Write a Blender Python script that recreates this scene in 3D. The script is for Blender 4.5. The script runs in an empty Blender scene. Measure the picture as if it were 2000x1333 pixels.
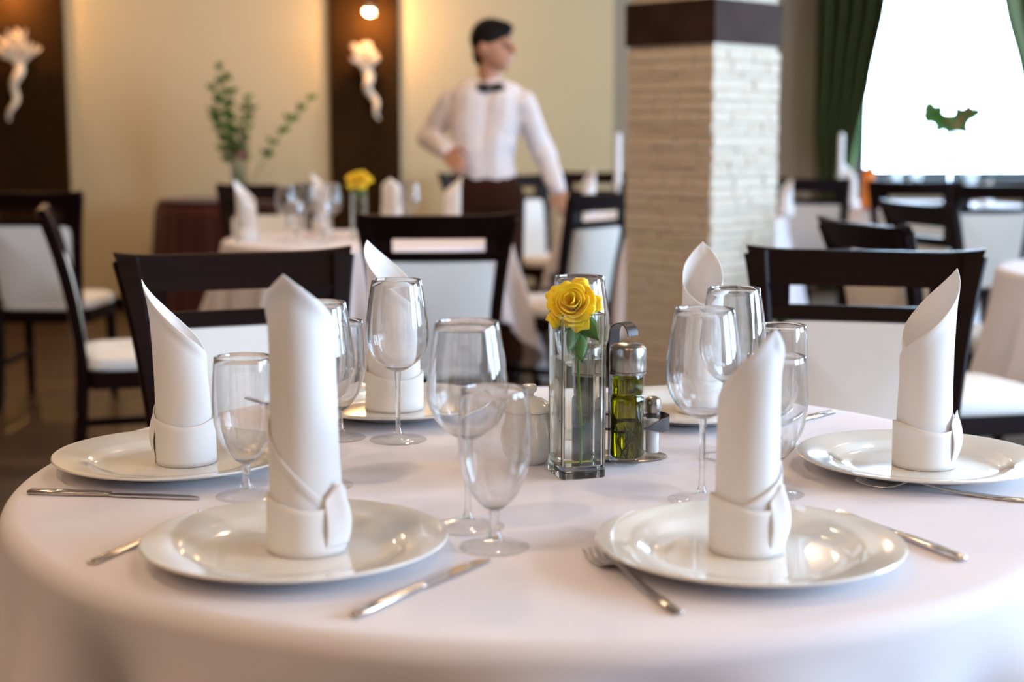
import bpy, bmesh, math, random
from mathutils import Vector, Matrix, noise
random.seed(7)
PI = math.pi
R = math.radians
S = bpy.context.scene
C = S.collection

# ------------------------------------------------------------ camera
FPX = 2869.0
PITCH = R(7.996)
EYE = 1.177
TABLE = 0.75
cd = bpy.data.cameras.new('camera')
cam = bpy.data.objects.new('camera', cd)
C.objects.link(cam)
cam.location = (0, 0, EYE)
cam.rotation_euler = (PI / 2 - PITCH, 0, 0)
cd.sensor_width = 36
cd.lens = FPX / 2000 * 36
cd.clip_start = 0.05
cd.dof.use_dof = True
cd.dof.focus_distance = 1.95
cd.dof.aperture_fstop = 3.1
S.camera = cam

S.view_settings.view_transform = 'Standard'
S.view_settings.look = 'None'
S.view_settings.gamma = 1
S.view_settings.use_curve_mapping = False
S.view_settings.exposure = 0.12
S.cycles.max_bounces = 24
S.cycles.transmission_bounces = 20
S.cycles.transparent_max_bounces = 40
S.cycles.glossy_bounces = 6

# ------------------------------------------------------------ daylight
W = bpy.data.worlds.new('daylight')
S.world = W
W.use_nodes = True
bg = W.node_tree.nodes['Background']
bg.inputs['Color'].default_value = (0.55, 0.73, 1.0, 1)
bg.inputs['Strength'].default_value = 35.0


def portal(name, loc, rot, sx, sy):
    l = bpy.data.lights.new(name, 'AREA')
    l.shape = 'RECTANGLE'
    l.size = sx
    l.size_y = sy
    l.cycles.is_portal = True
    o = bpy.data.objects.new(name, l)
    C.objects.link(o)
    o.location = loc
    o.rotation_euler = rot
    return o


# windows: back wall, right wall (three), wall behind the camera (one)
BACK = 11.5
CREAM = 9.9
RIGHT = 4.9
LEFT = -5.0
REAR = -3.2
CEIL = 3.0
SIDE_WIN = [(-0.5, 1.5), (1.9, 3.9), (7.3, 8.6)]
portal('portal_back', (3.64, BACK + 0.02, 1.8), (-PI / 2, 0, 0), 1.92, 1.9)
for i, (a, b) in enumerate(SIDE_WIN):
    portal('portal_side', (RIGHT + 0.02, (a + b) / 2, 1.75), (0, PI / 2, 0), 1.9, b - a)


# ------------------------------------------------------------ helpers


def ray(px, py):
    c, s = math.cos(PITCH), math.sin(PITCH)
    u = (666.5 - py) / FPX
    return Vector(((px - 1000) / FPX, c + u * s, -s + u * c))


def at(px, py, h):
    d = ray(px, py)
    t = (h - EYE) / d.z
    return Vector((d.x * t, d.y * t, h))


def atd(px, py, Y):
    d = ray(px, py)
    t = Y / d.y
    return Vector((d.x * t, Y, EYE + d.z * t))


def obj(name, bm, mat, parent=None, smooth=True, angle=40):
    me = bpy.data.meshes.new(name)
    bmesh.ops.recalc_face_normals(bm, faces=bm.faces[:]) if not bm.get('keep', False) else None
    bm.to_mesh(me)
    bm.free()
    o = bpy.data.objects.new(name, me)
    C.objects.link(o)
    if mat is not None:
        me.materials.append(mat)
    if smooth:
        for p in me.polygons:
            p.use_smooth = True
        try:
            me.set_sharp_from_angle(angle=R(angle))
        except Exception:
            pass
    if parent:
        o.parent = parent
    return o


class BM:
    """thin wrapper around a bmesh"""

    def __init__(self):
        self.b = bmesh.new()

    def box(self, x0, x1, y0, y1, z0, z1, bev=0.0, m=None):
        t = bmesh.new()
        bmesh.ops.create_cube(t, size=1)
        for v in t.verts:
            v.co = Vector(((x0 + x1) / 2 + v.co.x * (x1 - x0), (y0 + y1) / 2 + v.co.y * (y1 - y0), (z0 + z1) / 2 + v.co.z * (z1 - z0)))
        if bev > 0:
            bmesh.ops.bevel(t, geom=t.edges[:] + t.verts[:], offset=bev, segments=3, profile=0.5, affect='EDGES')
        self.merge(t, m)
        return self

    def merge(self, t, m=None):
        if m is not None:
            bmesh.ops.transform(t, matrix=m, verts=t.verts[:])
        mp = {}
        for v in t.verts:
            mp[v] = self.b.verts.new(v.co)
        for f in t.faces:
            try:
                self.b.faces.new([mp[v] for v in f.verts])
            except ValueError:
                pass
        t.free()

    def tube(self, pts, rad, n=10, cap=True, flat=None, up=None):
        """round (or elliptical: flat=(a,b)) tube along pts"""
        pts = [Vector(p) for p in pts]
        if not isinstance(rad, (list, tuple)):
            rad = [rad] * len(pts)
        rings = []
        ref = Vector(up) if up else None
        for i, p in enumerate(pts):
            d = (pts[min(i + 1, len(pts) - 1)] - pts[max(i - 1, 0)]).normalized()
            if ref is None:
                ref = Vector((0, 0, 1)) if abs(d.z) < 0.9 else Vector((1, 0, 0))
            a = (ref - d * ref.dot(d)).normalized()
            b = d.cross(a)
            if not up:
                ref = a
            fa, fb = flat if flat else (1, 1)
            ring = []
            for k in range(n):
                q = 2 * PI * k / n
                ring.append(self.b.verts.new(p + a * math.cos(q) * rad[i] * fa + b * math.sin(q) * rad[i] * fb))
            rings.append(ring)
        for r0, r1 in zip(rings, rings[1:]):
            for k in range(n):
                self.b.faces.new([r0[k], r0[(k + 1) % n], r1[(k + 1) % n], r1[k]])
        if cap:
            self.b.faces.new(rings[0][::-1])
            self.b.faces.new(rings[-1])
        return self

    def bar(self, pts, w, t, up, ws=None):
        """rectangular bar along pts: w along side direction, t along up"""
        pts = [Vector(p) for p in pts]
        ref = Vector(up)
        rings = []
        for i, p in enumerate(pts):
            d = (pts[min(i + 1, len(pts) - 1)] - pts[max(i - 1, 0)]).normalized()
            a = (ref - d * ref.dot(d)).normalized()
            b = d.cross(a)
            ww = ws[i] if ws else w
            h, k = ww / 2, t / 2
            c = min(h, k) * 0.3
            ring = []
            for (u, v) in ((-h + c, -k), (h - c, -k), (h, -k + c), (h, k - c), (h - c, k), (-h + c, k), (-h, k - c), (-h, -k + c)):
                ring.append(self.b.verts.new(p + b * u + a * v))
            rings.append(ring)
        for r0, r1 in zip(rings, rings[1:]):
            for k in range(8):
                self.b.faces.new([r0[k], r0[(k + 1) % 8], r1[(k + 1) % 8], r1[k]])
        self.b.faces.new(rings[0][::-1])
        self.b.faces.new(rings[-1])
        return self

    def lathe(self, prof, n=48, o=(0, 0, 0), closed=False):
        o = Vector(o)
        rings = []
        for r, z in prof:
            if r < 1e-6:
                rings.append([self.b.verts.new(o + Vector((0, 0, z)))])
            else:
                rings.append([self.b.verts.new(o + Vector((r * math.cos(2 * PI * k / n), r * math.sin(2 * PI * k / n), z))) for k in range(n)])
        prs = list(zip(rings, rings[1:]))
        if closed:
            prs.append((rings[-1], rings[0]))
        for a, b in prs:
            for k in range(n):
                k2 = (k + 1) % n
                if len(a) == 1 and len(b) == 1:
                    continue
                if len(a) == 1:
                    self.b.faces.new([a[0], b[k2], b[k]])
                elif len(b) == 1:
                    self.b.faces.new([a[k], a[k2], b[0]])
                else:
                    self.b.faces.new([a[k], a[k2], b[k2], b[k]])
        return self

    def grid(self, f, nu, nv, wrap=False):
        g = [[self.b.verts.new(f(u / (nu if wrap else nu - 1), v / (nv - 1))) for v in range(nv)] for u in range(nu)]
        for u in range(nu if wrap else nu - 1):
            for v in range(nv - 1):
                u2 = (u + 1) % nu
                self.b.faces.new([g[u][v], g[u2][v], g[u2][v + 1], g[u][v + 1]])
        return self

    def ball(self, c, r, sc=(1, 1, 1), seg=16):
        t = bmesh.new()
        bmesh.ops.create_uvsphere(t, u_segments=seg, v_segments=max(6, seg * 2 // 3), radius=r)
        for v in t.verts:
            v.co = Vector((v.co.x * sc[0], v.co.y * sc[1], v.co.z * sc[2])) + Vector(c)
        self.merge(t)
        return self

    def bone(self, a, b, ra, rb, n=14):
        """tapered capsule"""
        a, b = Vector(a), Vector(b)
        d = b - a
        L = d.length
        if L < 1e-5:
            return self.ball(a, ra)
        pts, rs = [], []
        for k in range(1, 6):
            q = -PI / 2 + PI / 2 * k / 5
            pts.append(a + d / L * ra * math.sin(q))
            rs.append(ra * math.cos(q) if k < 5 else ra)
        for k in range(0, 5):
            q = PI / 2 * k / 5
            pts.append(b + d / L * rb * math.sin(q))
            rs.append(rb * math.cos(q))
        return self.tube(pts, rs, n)

    def done(self, name, mat, parent=None, smooth=True, angle=40, recalc=True):
        if recalc:
            bmesh.ops.recalc_face_normals(self.b, faces=self.b.faces[:])
        me = bpy.data.meshes.new(name)
        self.b.to_mesh(me)
        self.b.free()
        o = bpy.data.objects.new(name, me)
        C.objects.link(o)
        if mat is not None:
            me.materials.append(mat)
        if smooth:
            for p in me.polygons:
                p.use_smooth = True
            me.set_sharp_from_angle(angle=R(angle))
        if parent:
            o.parent = parent
        return o


def tag(o, label=None, cat=None, group=None, kind=None):
    if label:
        o['label'] = label
    if cat:
        o['category'] = cat
    if group:
        o['group'] = group
    if kind:
        o['kind'] = kind
    return o


def thing(name, label, cat, loc=(0, 0, 0), rz=0, group=None):
    o = bpy.data.objects.new(name, None)
    C.objects.link(o)
    o.empty_display_size = 0.05
    o.location = loc
    o.rotation_euler = (0, 0, rz)
    return tag(o, label, cat, group)


def struct(o):
    o['kind'] = 'structure'
    return o


KIDS = {}


def dup(root, loc, rz, label, group=None):
    r = root.copy()
    C.objects.link(r)
    r.location = loc
    r.rotation_euler = (0, 0, rz)
    r['label'] = label
    if group:
        r['group'] = group
    for ch in list(root.children):
        c = ch.copy()
        C.objects.link(c)
        c.parent = r
        for g in list(ch.children):
            d = g.copy()
            C.objects.link(d)
            d.parent = c
    return r


class Maker:
    """first call places the prototype itself, later calls copy it"""

    def __init__(self, proto):
        self.p = proto
        self.used = False

    def __call__(self, loc, rz, label, group=None):
        if not self.used:
            self.used = True
            self.p.location = loc
            self.p.rotation_euler = (0, 0, rz)
            self.p['label'] = label
            if group:
                self.p['group'] = group
            return self.p
        return dup(self.p, loc, rz, label, group)


# ------------------------------------------------------------ materials
def mat(name, col, rough=0.5, metal=0.0, spec=0.5, bump=None, var=None, trans=0.0, ior=1.45, sheen=0.0, coat=0.0, emit=None, estr=0.0, scale=(1, 1, 1)):
    m = bpy.data.materials.new(name)
    m.use_nodes = True
    nt = m.node_tree
    b = nt.nodes['Principled BSDF']
    b.inputs['Base Color'].default_value = (*col, 1)
    b.inputs['Roughness'].default_value = rough
    b.inputs['Metallic'].default_value = metal
    b.inputs['Specular IOR Level'].default_value = spec
    b.inputs['Transmission Weight'].default_value = trans
    b.inputs['IOR'].default_value = ior
    b.inputs['Sheen Weight'].default_value = sheen
    b.inputs['Coat Weight'].default_value = coat
    if coat:
        b.inputs['Coat Roughness'].default_value = 0.04
    if emit:
        b.inputs['Emission Color'].default_value = (*emit, 1)
        b.inputs['Emission Strength'].default_value = estr
    if bump or var:
        tc = nt.nodes.new('ShaderNodeTexCoord')
        mp = nt.nodes.new('ShaderNodeMapping')
        mp.inputs['Scale'].default_value = scale
        nt.links.new(tc.outputs['Object'], mp.inputs['Vector'])
    if bump:
        sc, st = bump
        n = nt.nodes.new('ShaderNodeTexNoise')
        n.inputs['Scale'].default_value = sc
        n.inputs['Detail'].default_value = 4
        nt.links.new(mp.outputs['Vector'], n.inputs['Vector'])
        bp = nt.nodes.new('ShaderNodeBump')
        bp.inputs['Strength'].default_value = st
        bp.inputs['Distance'].default_value = 0.002
        nt.links.new(n.outputs['Fac'], bp.inputs['Height'])
        nt.links.new(bp.outputs['Normal'], b.inputs['Normal'])
    if var:
        sc, c2 = var
        n = nt.nodes.new('ShaderNodeTexNoise')
        n.inputs['Scale'].default_value = sc
        n.inputs['Detail'].default_value = 5
        nt.links.new(mp.outputs['Vector'], n.inputs['Vector'])
        r = nt.nodes.new('ShaderNodeMapRange')
        r.inputs['From Min'].default_value = 0.35
        r.inputs['From Max'].default_value = 0.65
        nt.links.new(n.outputs['Fac'], r.inputs['Value'])
        mx = nt.nodes.new('ShaderNodeMix')
        mx.data_type = 'RGBA'
        mx.inputs['A'].default_value = (*col, 1)
        mx.inputs['B'].default_value = (*c2, 1)
        nt.links.new(r.outputs['Result'], mx.inputs['Factor'])
        nt.links.new(mx.outputs['Result'], b.inputs['Base Color'])
    return m


def glass_mat(name, col=(1, 1, 1), ior=1.5, rough=0.0, thin=0.0, graze=0.8):
    m = bpy.data.materials.new(name)
    m.use_nodes = True
    nt = m.node_tree
    nt.nodes.clear()
    out = nt.nodes.new('ShaderNodeOutputMaterial')
    g = nt.nodes.new('ShaderNodeBsdfGlass')
    g.inputs['Color'].default_value = (*col, 1)
    g.inputs['IOR'].default_value = ior
    g.inputs['Roughness'].default_value = rough
    if thin > 0:
        # thin blown wall: mostly straight-through with Fresnel reflection
        tr = nt.nodes.new('ShaderNodeBsdfTransparent')
        tr.inputs['Color'].default_value = (0.985, 0.99, 0.99, 1)
        gs = nt.nodes.new('ShaderNodeBsdfGlossy')
        gs.inputs['Roughness'].default_value = 0.0
        lw = nt.nodes.new('ShaderNodeLayerWeight')
        lw.inputs['Blend'].default_value = 0.5
        pw = nt.nodes.new('ShaderNodeMath')
        pw.operation = 'POWER'
        pw.inputs[1].default_value = 4.0
        nt.links.new(lw.outputs['Facing'], pw.inputs[0])
        fr = nt.nodes.new('ShaderNodeMath')
        fr.operation = 'MULTIPLY_ADD'
        fr.inputs[1].default_value = graze
        fr.inputs[2].default_value = 0.035
        nt.links.new(pw.outputs[0], fr.inputs[0])
        m1 = nt.nodes.new('ShaderNodeMixShader')
        nt.links.new(fr.outputs[0], m1.inputs['Fac'])
        nt.links.new(tr.outputs[0], m1.inputs[1])
        nt.links.new(gs.outputs[0], m1.inputs[2])
        m2 = nt.nodes.new('ShaderNodeMixShader')
        m2.inputs['Fac'].default_value = thin
        nt.links.new(g.outputs[0], m2.inputs[1])
        nt.links.new(m1.outputs[0], m2.inputs[2])
        nt.links.new(m2.outputs[0], out.inputs['Surface'])
    else:
        nt.links.new(g.outputs['BSDF'], out.inputs['Surface'])
    return m


def pane_mat(name):
    m = bpy.data.materials.new(name)
    m.use_nodes = True
    nt = m.node_tree
    nt.nodes.clear()
    out = nt.nodes.new('ShaderNodeOutputMaterial')
    t = nt.nodes.new('ShaderNodeBsdfTransparent')
    t.inputs['Color'].default_value = (0.97, 0.99, 0.98, 1)
    g = nt.nodes.new('ShaderNodeBsdfGlossy')
    g.inputs['Roughness'].default_value = 0.0
    mx = nt.nodes.new('ShaderNodeMixShader')
    mx.inputs['Fac'].default_value = 0.06
    nt.links.new(t.outputs[0], mx.inputs[1])
    nt.links.new(g.outputs[0], mx.inputs[2])
    nt.links.new(mx.outputs[0], out.inputs['Surface'])
    return m


def weave_mat(name, col, col2, rough=0.85, freq=900, st=0.25, trans=0.0, fold=0.0):
    """woven cloth: crossed wave bump"""
    m = bpy.data.materials.new(name)
    m.use_nodes = True
    nt = m.node_tree
    b = nt.nodes['Principled BSDF']
    b.inputs['Roughness'].default_value = rough
    b.inputs['Specular IOR Level'].default_value = 0.2
    b.inputs['Sheen Weight'].default_value = 0.15
    tc = nt.nodes.new('ShaderNodeTexCoord')
    n = nt.nodes.new('ShaderNodeTexNoise')
    n.inputs['Scale'].default_value = 9
    n.inputs['Detail'].default_value = 6
    nt.links.new(tc.outputs['Object'], n.inputs['Vector'])
    mx = nt.nodes.new('ShaderNodeMix')
    mx.data_type = 'RGBA'
    mx.inputs['A'].default_value = (*col, 1)
    mx.inputs['B'].default_value = (*col2, 1)
    nt.links.new(n.outputs['Fac'], mx.inputs['Factor'])
    nt.links.new(mx.outputs['Result'], b.inputs['Base Color'])
    n2 = nt.nodes.new('ShaderNodeTexNoise')
    n2.inputs['Scale'].default_value = freq
    n2.inputs['Detail'].default_value = 1
    nt.links.new(tc.outputs['Object'], n2.inputs['Vector'])
    ad = nt.nodes.new('ShaderNodeMath')
    ad.operation = 'MULTIPLY_ADD'
    nt.links.new(n.outputs['Fac'], ad.inputs[0])
    ad.inputs[1].default_value = fold
    nt.links.new(n2.outputs['Fac'], ad.inputs[2])
    bp = nt.nodes.new('ShaderNodeBump')
    bp.inputs['Strength'].default_value = st
    bp.inputs['Distance'].default_value = 0.0006
    nt.links.new(ad.outputs[0], bp.inputs['Height'])
    nt.links.new(bp.outputs['Normal'], b.inputs['Normal'])
    if trans > 0:
        out = nt.nodes['Material Output']
        tr = nt.nodes.new('ShaderNodeBsdfTranslucent')
        tr.inputs['Color'].default_value = (*col, 1)
        ms = nt.nodes.new('ShaderNodeMixShader')
        ms.inputs['Fac'].default_value = trans
        nt.links.new(b.outputs[0], ms.inputs[1])
        nt.links.new(tr.outputs[0], ms.inputs[2])
        nt.links.new(ms.outputs[0], out.inputs['Surface'])
    return m


M = {}
M['cloth'] = weave_mat('white_tablecloth', (0.72, 0.685, 0.73), (0.76, 0.725, 0.77), freq=1100, fold=2)
M['napkin'] = weave_mat('napkin_linen', (0.90, 0.89, 0.89), (0.94, 0.93, 0.93), freq=1600, st=0.3, trans=0.18, fold=3)
M['orange'] = weave_mat('orange_linen', (0.85, 0.22, 0.03), (0.9, 0.27, 0.04), freq=1600, trans=0.15)
M['porcelain'] = mat('porcelain', (0.80, 0.78, 0.73), rough=0.12, spec=0.6, coat=0.6)
M['glass'] = glass_mat('clear_glass', thin=0.1)
M['foot_glass'] = glass_mat('clear_foot_glass', thin=1.0, graze=0.45)
M['stem_glass'] = glass_mat('clear_stem_glass', thin=0.3)
M['thick_glass'] = glass_mat('vase_glass', (0.985, 1, 0.99), 1.5)
M['water'] = glass_mat('water', (0.99, 1, 1), 1.33)
M['steel'] = mat('brushed_steel', (0.40, 0.37, 0.34), rough=0.26, metal=1.0, bump=(300, 0.05))
M['cutlery'] = mat('cutlery_steel', (0.60, 0.56, 0.52), rough=0.18, metal=1.0, bump=(60, 0.03))
M['dark_steel'] = mat('dark_steel', (0.09, 0.08, 0.08), rough=0.35, metal=0.9, bump=(200, 0.05))
M['oil'] = glass_mat('olive_oil', (0.42, 0.40, 0.010), 1.47)
M['vinegar'] = mat('vinegar', (0.02, 0.006, 0.005), rough=0.05)
M['salt'] = mat('salt', (0.85, 0.85, 0.85), rough=0.9, bump=(900, 0.6))
M['rose'] = mat('yellow_petal', (0.92, 0.72, 0.015), rough=0.6, var=(40, (0.94, 0.62, 0.012)), sheen=0.2)
M['leaf'] = mat('green_leaf', (0.05, 0.16, 0.02), rough=0.45, var=(60, (0.09, 0.22, 0.04)))
M['stem'] = mat('green_stem', (0.14, 0.32, 0.04), rough=0.5, var=(60, (0.2, 0.36, 0.07)))
M['wood'] = mat('dark_wood', (0.006, 0.002, 0.0018), rough=0.38, spec=0.12, var=(6, (0.010, 0.003, 0.0025)), scale=(1, 1, 12))
M['uphol'] = weave_mat('cream_upholstery', (0.74, 0.72, 0.68), (0.78, 0.76, 0.72), freq=500, st=0.4)
M['skin'] = mat('skin', (0.42, 0.20, 0.12), rough=0.5, var=(30, (0.46, 0.23, 0.14)))
M['hair'] = mat('black_hair', (0.005, 0.004, 0.004), spec=0.15, rough=0.7, bump=(150, 0.6))
M['shirt'] = weave_mat('white_shirt', (0.66, 0.60, 0.60), (0.72, 0.66, 0.66), freq=500, fold=14, st=0.5)
M['trouser'] = mat('brown_trousers', (0.030, 0.010, 0.005), spec=0.1, rough=0.9, bump=(300, 0.3))
M['black'] = mat('black_satin', (0.008, 0.008, 0.012), rough=0.35)
M['wall'] = mat('cream_wall', (0.56, 0.47, 0.29), rough=0.8, var=(0.8, (0.60, 0.50, 0.32)), bump=(80, 0.15))
M['wall2'] = mat('taupe_wall', (0.40, 0.31, 0.22), rough=0.8, var=(0.8, (0.43, 0.33, 0.24)), bump=(80, 0.15))
M['wall_dark'] = mat('umber_wall', (0.17, 0.10, 0.06), rough=0.8, var=(0.8, (0.19, 0.115, 0.07)), bump=(80, 0.15))
M['ceil'] = mat('ceiling_paint', (0.34, 0.26, 0.19), rough=0.9, bump=(60, 0.1))
M['brown_cloth'] = weave_mat('brown_velvet', (0.055, 0.012, 0.008), (0.075, 0.018, 0.01), freq=400)
M['curtain'] = weave_mat('green_curtain', (0.052, 0.066, 0.012), (0.07, 0.085, 0.016), freq=600, trans=0.22)
M['sheer'] = weave_mat('light_green_curtain', (0.20, 0.38, 0.10), (0.24, 0.42, 0.12), freq=600, trans=0.5)
M['frame'] = mat('window_frame_paint', (0.03, 0.045, 0.05), rough=0.5, bump=(60, 0.1))
M['pane'] = pane_mat('window_glass')
M['coral'] = mat('white_coral', (0.85, 0.72, 0.55), rough=0.7, bump=(60, 0.5))
M['wax'] = mat('white_wax', (0.82, 0.82, 0.80), rough=0.45, var=(20, (0.85, 0.84, 0.82)))
M['bulb'] = mat('lit_bulb', (1, 1, 1), emit=(1.0, 0.62, 0.30), estr=60)
M['down'] = mat('lit_downlight', (1, 1, 1), emit=(1.0, 0.68, 0.40), estr=22)
M['band'] = mat('dark_brown_band', (0.030, 0.014, 0.009), spec=0.15, rough=0.6, var=(10, (0.045, 0.022, 0.015)))
M['pink'] = mat('pink_petal', (0.45, 0.06, 0.10), rough=0.6, var=(30, (0.5, 0.1, 0.14)))
M['red'] = mat('red_flower', (0.45, 0.10, 0.05), rough=0.6, var=(30, (0.5, 0.16, 0.08)))


def floor_material():
    m = mat('brown_floor', (0.075, 0.042, 0.022), rough=0.35)
    nt = m.node_tree
    b = nt.nodes['Principled BSDF']
    tc = nt.nodes.new('ShaderNodeTexCoord')
    br = nt.nodes.new('ShaderNodeTexBrick')
    br.inputs['Color1'].default_value = (0.085, 0.048, 0.024, 1)
    br.inputs['Color2'].default_value = (0.06, 0.034, 0.018, 1)
    br.inputs['Mortar'].default_value = (0.02, 0.012, 0.008, 1)
    br.inputs['Scale'].default_value = 1.0
    br.inputs['Brick Width'].default_value = 1.2
    br.inputs['Row Height'].default_value = 0.14
    br.inputs['Mortar Size'].default_value = 0.003
    nt.links.new(tc.outputs['Object'], br.inputs['Vector'])
    nt.links.new(br.outputs['Color'], b.inputs['Base Color'])
    return m


def reed_material():
    m = mat('brown_reed_panel', (0.06, 0.03, 0.012), rough=0.8, spec=0.08)
    nt = m.node_tree
    b = nt.nodes['Principled BSDF']
    tc = nt.nodes.new('ShaderNodeTexCoord')
    wv = nt.nodes.new('ShaderNodeTexWave')
    wv.bands_direction = 'Z'
    wv.inputs['Scale'].default_value = 14
    wv.inputs['Distortion'].default_value = 1.2
    wv.inputs['Detail'].default_value = 3
    nt.links.new(tc.outputs['Object'], wv.inputs['Vector'])
    mx = nt.nodes.new('ShaderNodeMix')
    mx.data_type = 'RGBA'
    mx.inputs['A'].default_value = (0.012, 0.005, 0.0015, 1)
    mx.inputs['B'].default_value = (0.050, 0.023, 0.006, 1)
    nt.links.new(wv.outputs['Fac'], mx.inputs['Factor'])
    nt.links.new(mx.outputs['Result'], b.inputs['Base Color'])
    bp = nt.nodes.new('ShaderNodeBump')
    bp.inputs['Strength'].default_value = 0.6
    bp.inputs['Distance'].default_value = 0.01
    nt.links.new(wv.outputs['Fac'], bp.inputs['Height'])
    nt.links.new(bp.outputs['Normal'], b.inputs['Normal'])
    return m


def stone_material():
    m = mat('white_stacked_stone', (0.6, 0.55, 0.48), rough=0.85)
    nt = m.node_tree
    b = nt.nodes['Principled BSDF']
    tc = nt.nodes.new('ShaderNodeTexCoord')
    n = nt.nodes.new('ShaderNodeTexNoise')
    n.inputs['Scale'].default_value = 22
    n.inputs['Detail'].default_value = 8
    mp = nt.nodes.new('ShaderNodeMapping')
    mp.inputs['Scale'].default_value = (1, 1, 3.5)
    nt.links.new(tc.outputs['Object'], mp.inputs['Vector'])
    nt.links.new(mp.outputs['Vector'], n.inputs['Vector'])
    mx = nt.nodes.new('ShaderNodeMix')
    mx.data_type = 'RGBA'
    mx.inputs['A'].default_value = (0.58, 0.48, 0.36, 1)
    mx.inputs['B'].default_value = (0.66, 0.59, 0.49, 1)
    r = nt.nodes.new('ShaderNodeMapRange')
    r.inputs['From Min'].default_value = 0.3
    r.inputs['From Max'].default_value = 0.6
    nt.links.new(n.outputs['Fac'], r.inputs['Value'])
    nt.links.new(r.outputs['Result'], mx.inputs['Factor'])
    nt.links.new(mx.outputs['Result'], b.inputs['Base Color'])
    bp = nt.nodes.new('ShaderNodeBump')
    bp.inputs['Strength'].default_value = 0.35
    bp.inputs['Distance'].default_value = 0.01
    nt.links.new(n.outputs['Fac'], bp.inputs['Height'])
    nt.links.new(bp.outputs['Normal'], b.inputs['Normal'])
    return m


M['floor'] = floor_material()
M['reed'] = reed_material()
M['stone'] = stone_material()

# ------------------------------------------------------------ room shell
T = 0.15
struct(BM().box(LEFT - T, RIGHT + T, REAR - T, BACK + T, -0.1, 0).done('floor', M['floor'], smooth=False))
struct(BM().box(LEFT - T, RIGHT + T, REAR - T, BACK + T, CEIL, CEIL + 0.1).done('ceiling', M['ceil'], smooth=False))
struct(BM().box(LEFT - T, LEFT, REAR, BACK, 0, CEIL).done('wall_left', M['wall_dark'], smooth=False))
struct(BM().box(LEFT - T, RIGHT + T, REAR - T, REAR, 0, CEIL).done('wall_rear', M['wall_dark'], smooth=False))
CX = 0.675
b = BM()
b.box(LEFT, CX, CREAM, CREAM + T, 0, CEIL)
b.box(CX - T, CX, CREAM + T, BACK, 0, CEIL)
struct(b.done('wall_back', M['wall'], smooth=False))
WX0, WX1, WZ0, WZ1 = 2.68, 4.6, 0.85, 2.75
b = BM()
b.box(CX - T, WX0, BACK, BACK + T, 0, CEIL)
b.box(WX1, RIGHT + T, BACK, BACK + T, 0, CEIL)
b.box(WX0, WX1, BACK, BACK + T, 0, WZ0)
b.box(WX0, WX1, BACK, BACK + T, WZ1, CEIL)
struct(b.done('wall_window_side', M['wall2'], smooth=False))
# right wall with three window openings
b = BM()
ys = [REAR]
for a, c in SIDE_WIN:
    ys += [a, c]
ys.append(BACK)
for i in range(0, len(ys), 2):
    b.box(RIGHT, RIGHT + T, ys[i], ys[i + 1], 0, CEIL)
for a, c in SIDE_WIN:
    b.box(RIGHT, RIGHT + T, a, c, 0, 0.8)
    b.box(RIGHT, RIGHT + T, a, c, 2.7, CEIL)
struct(b.done('wall_right', M['wall'], smooth=False))
for i, (a, c) in enumerate(SIDE_WIN):
    e = struct(BM().box(RIGHT + 0.02, RIGHT + 0.1, a, a + 0.06, 0.8, 2.7).box(RIGHT + 0.02, RIGHT + 0.1, c - 0.06, c, 0.8, 2.7)
               .box(RIGHT + 0.02, RIGHT + 0.1, a + .06, c - .06, 0.8, 0.86).box(RIGHT + 0.02, RIGHT + 0.1, a + .06, c - .06, 2.64, 2.7)
               .box(RIGHT + 0.02, RIGHT + 0.1, (a + c) / 2 - 0.03, (a + c) / 2 + 0.03, 0.86, 2.64).done('window_%d' % (i + 2), M['frame'], smooth=False))
    p = BM().box(RIGHT + 0.055, RIGHT + 0.06, a + .06, c - .06, 0.86, 2.64).done('pane', M['pane'], e, smooth=False)
e = struct(BM().box(WX0, WX0 + .07, BACK + .02, BACK + .1, WZ0, WZ1).box(WX1 - .07, WX1, BACK + .02, BACK + .1, WZ0, WZ1)
           .box(WX0 + .07, WX1 - .07, BACK + .02, BACK + .1, WZ0, WZ0 + .05).box(WX0 + .07, WX1 - .07, BACK + .02, BACK + .1, WZ1 - .06, WZ1).done('window_1', M['frame'], smooth=False))
BM().box(WX0 + .07, WX1 - .07, BACK + .055, BACK + .06, WZ0 + .05, WZ1 - .06).done('pane', M['pane'], e, smooth=False)
BM().box(WX0 - .05, WX1 + .05, BACK - .12, BACK, WZ0 - .04, WZ0, 0.005).done('window_sill', M['frame'], e, smooth=False)
# skirting
struct(BM().box(LEFT, CX, CREAM - .02, CREAM, 0, .09, .003).done('baseboard_back', M['wood'], smooth=False))
struct(BM().box(CX, RIGHT, BACK - .02, BACK, 0, .09, .003).done('baseboard_window_side', M['wood'], smooth=False))
# reed panels on the cream wall
def pan(x0, x1):
    return struct(BM().box(x0, x1, CREAM - .035, CREAM, .09, CEIL, .004).done('trim_1', M['reed'], smooth=False))


p1 = pan(-3.95, -2.955)
p2 = pan(-1.21, -0.745)
p2.name = 'trim_2'

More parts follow.
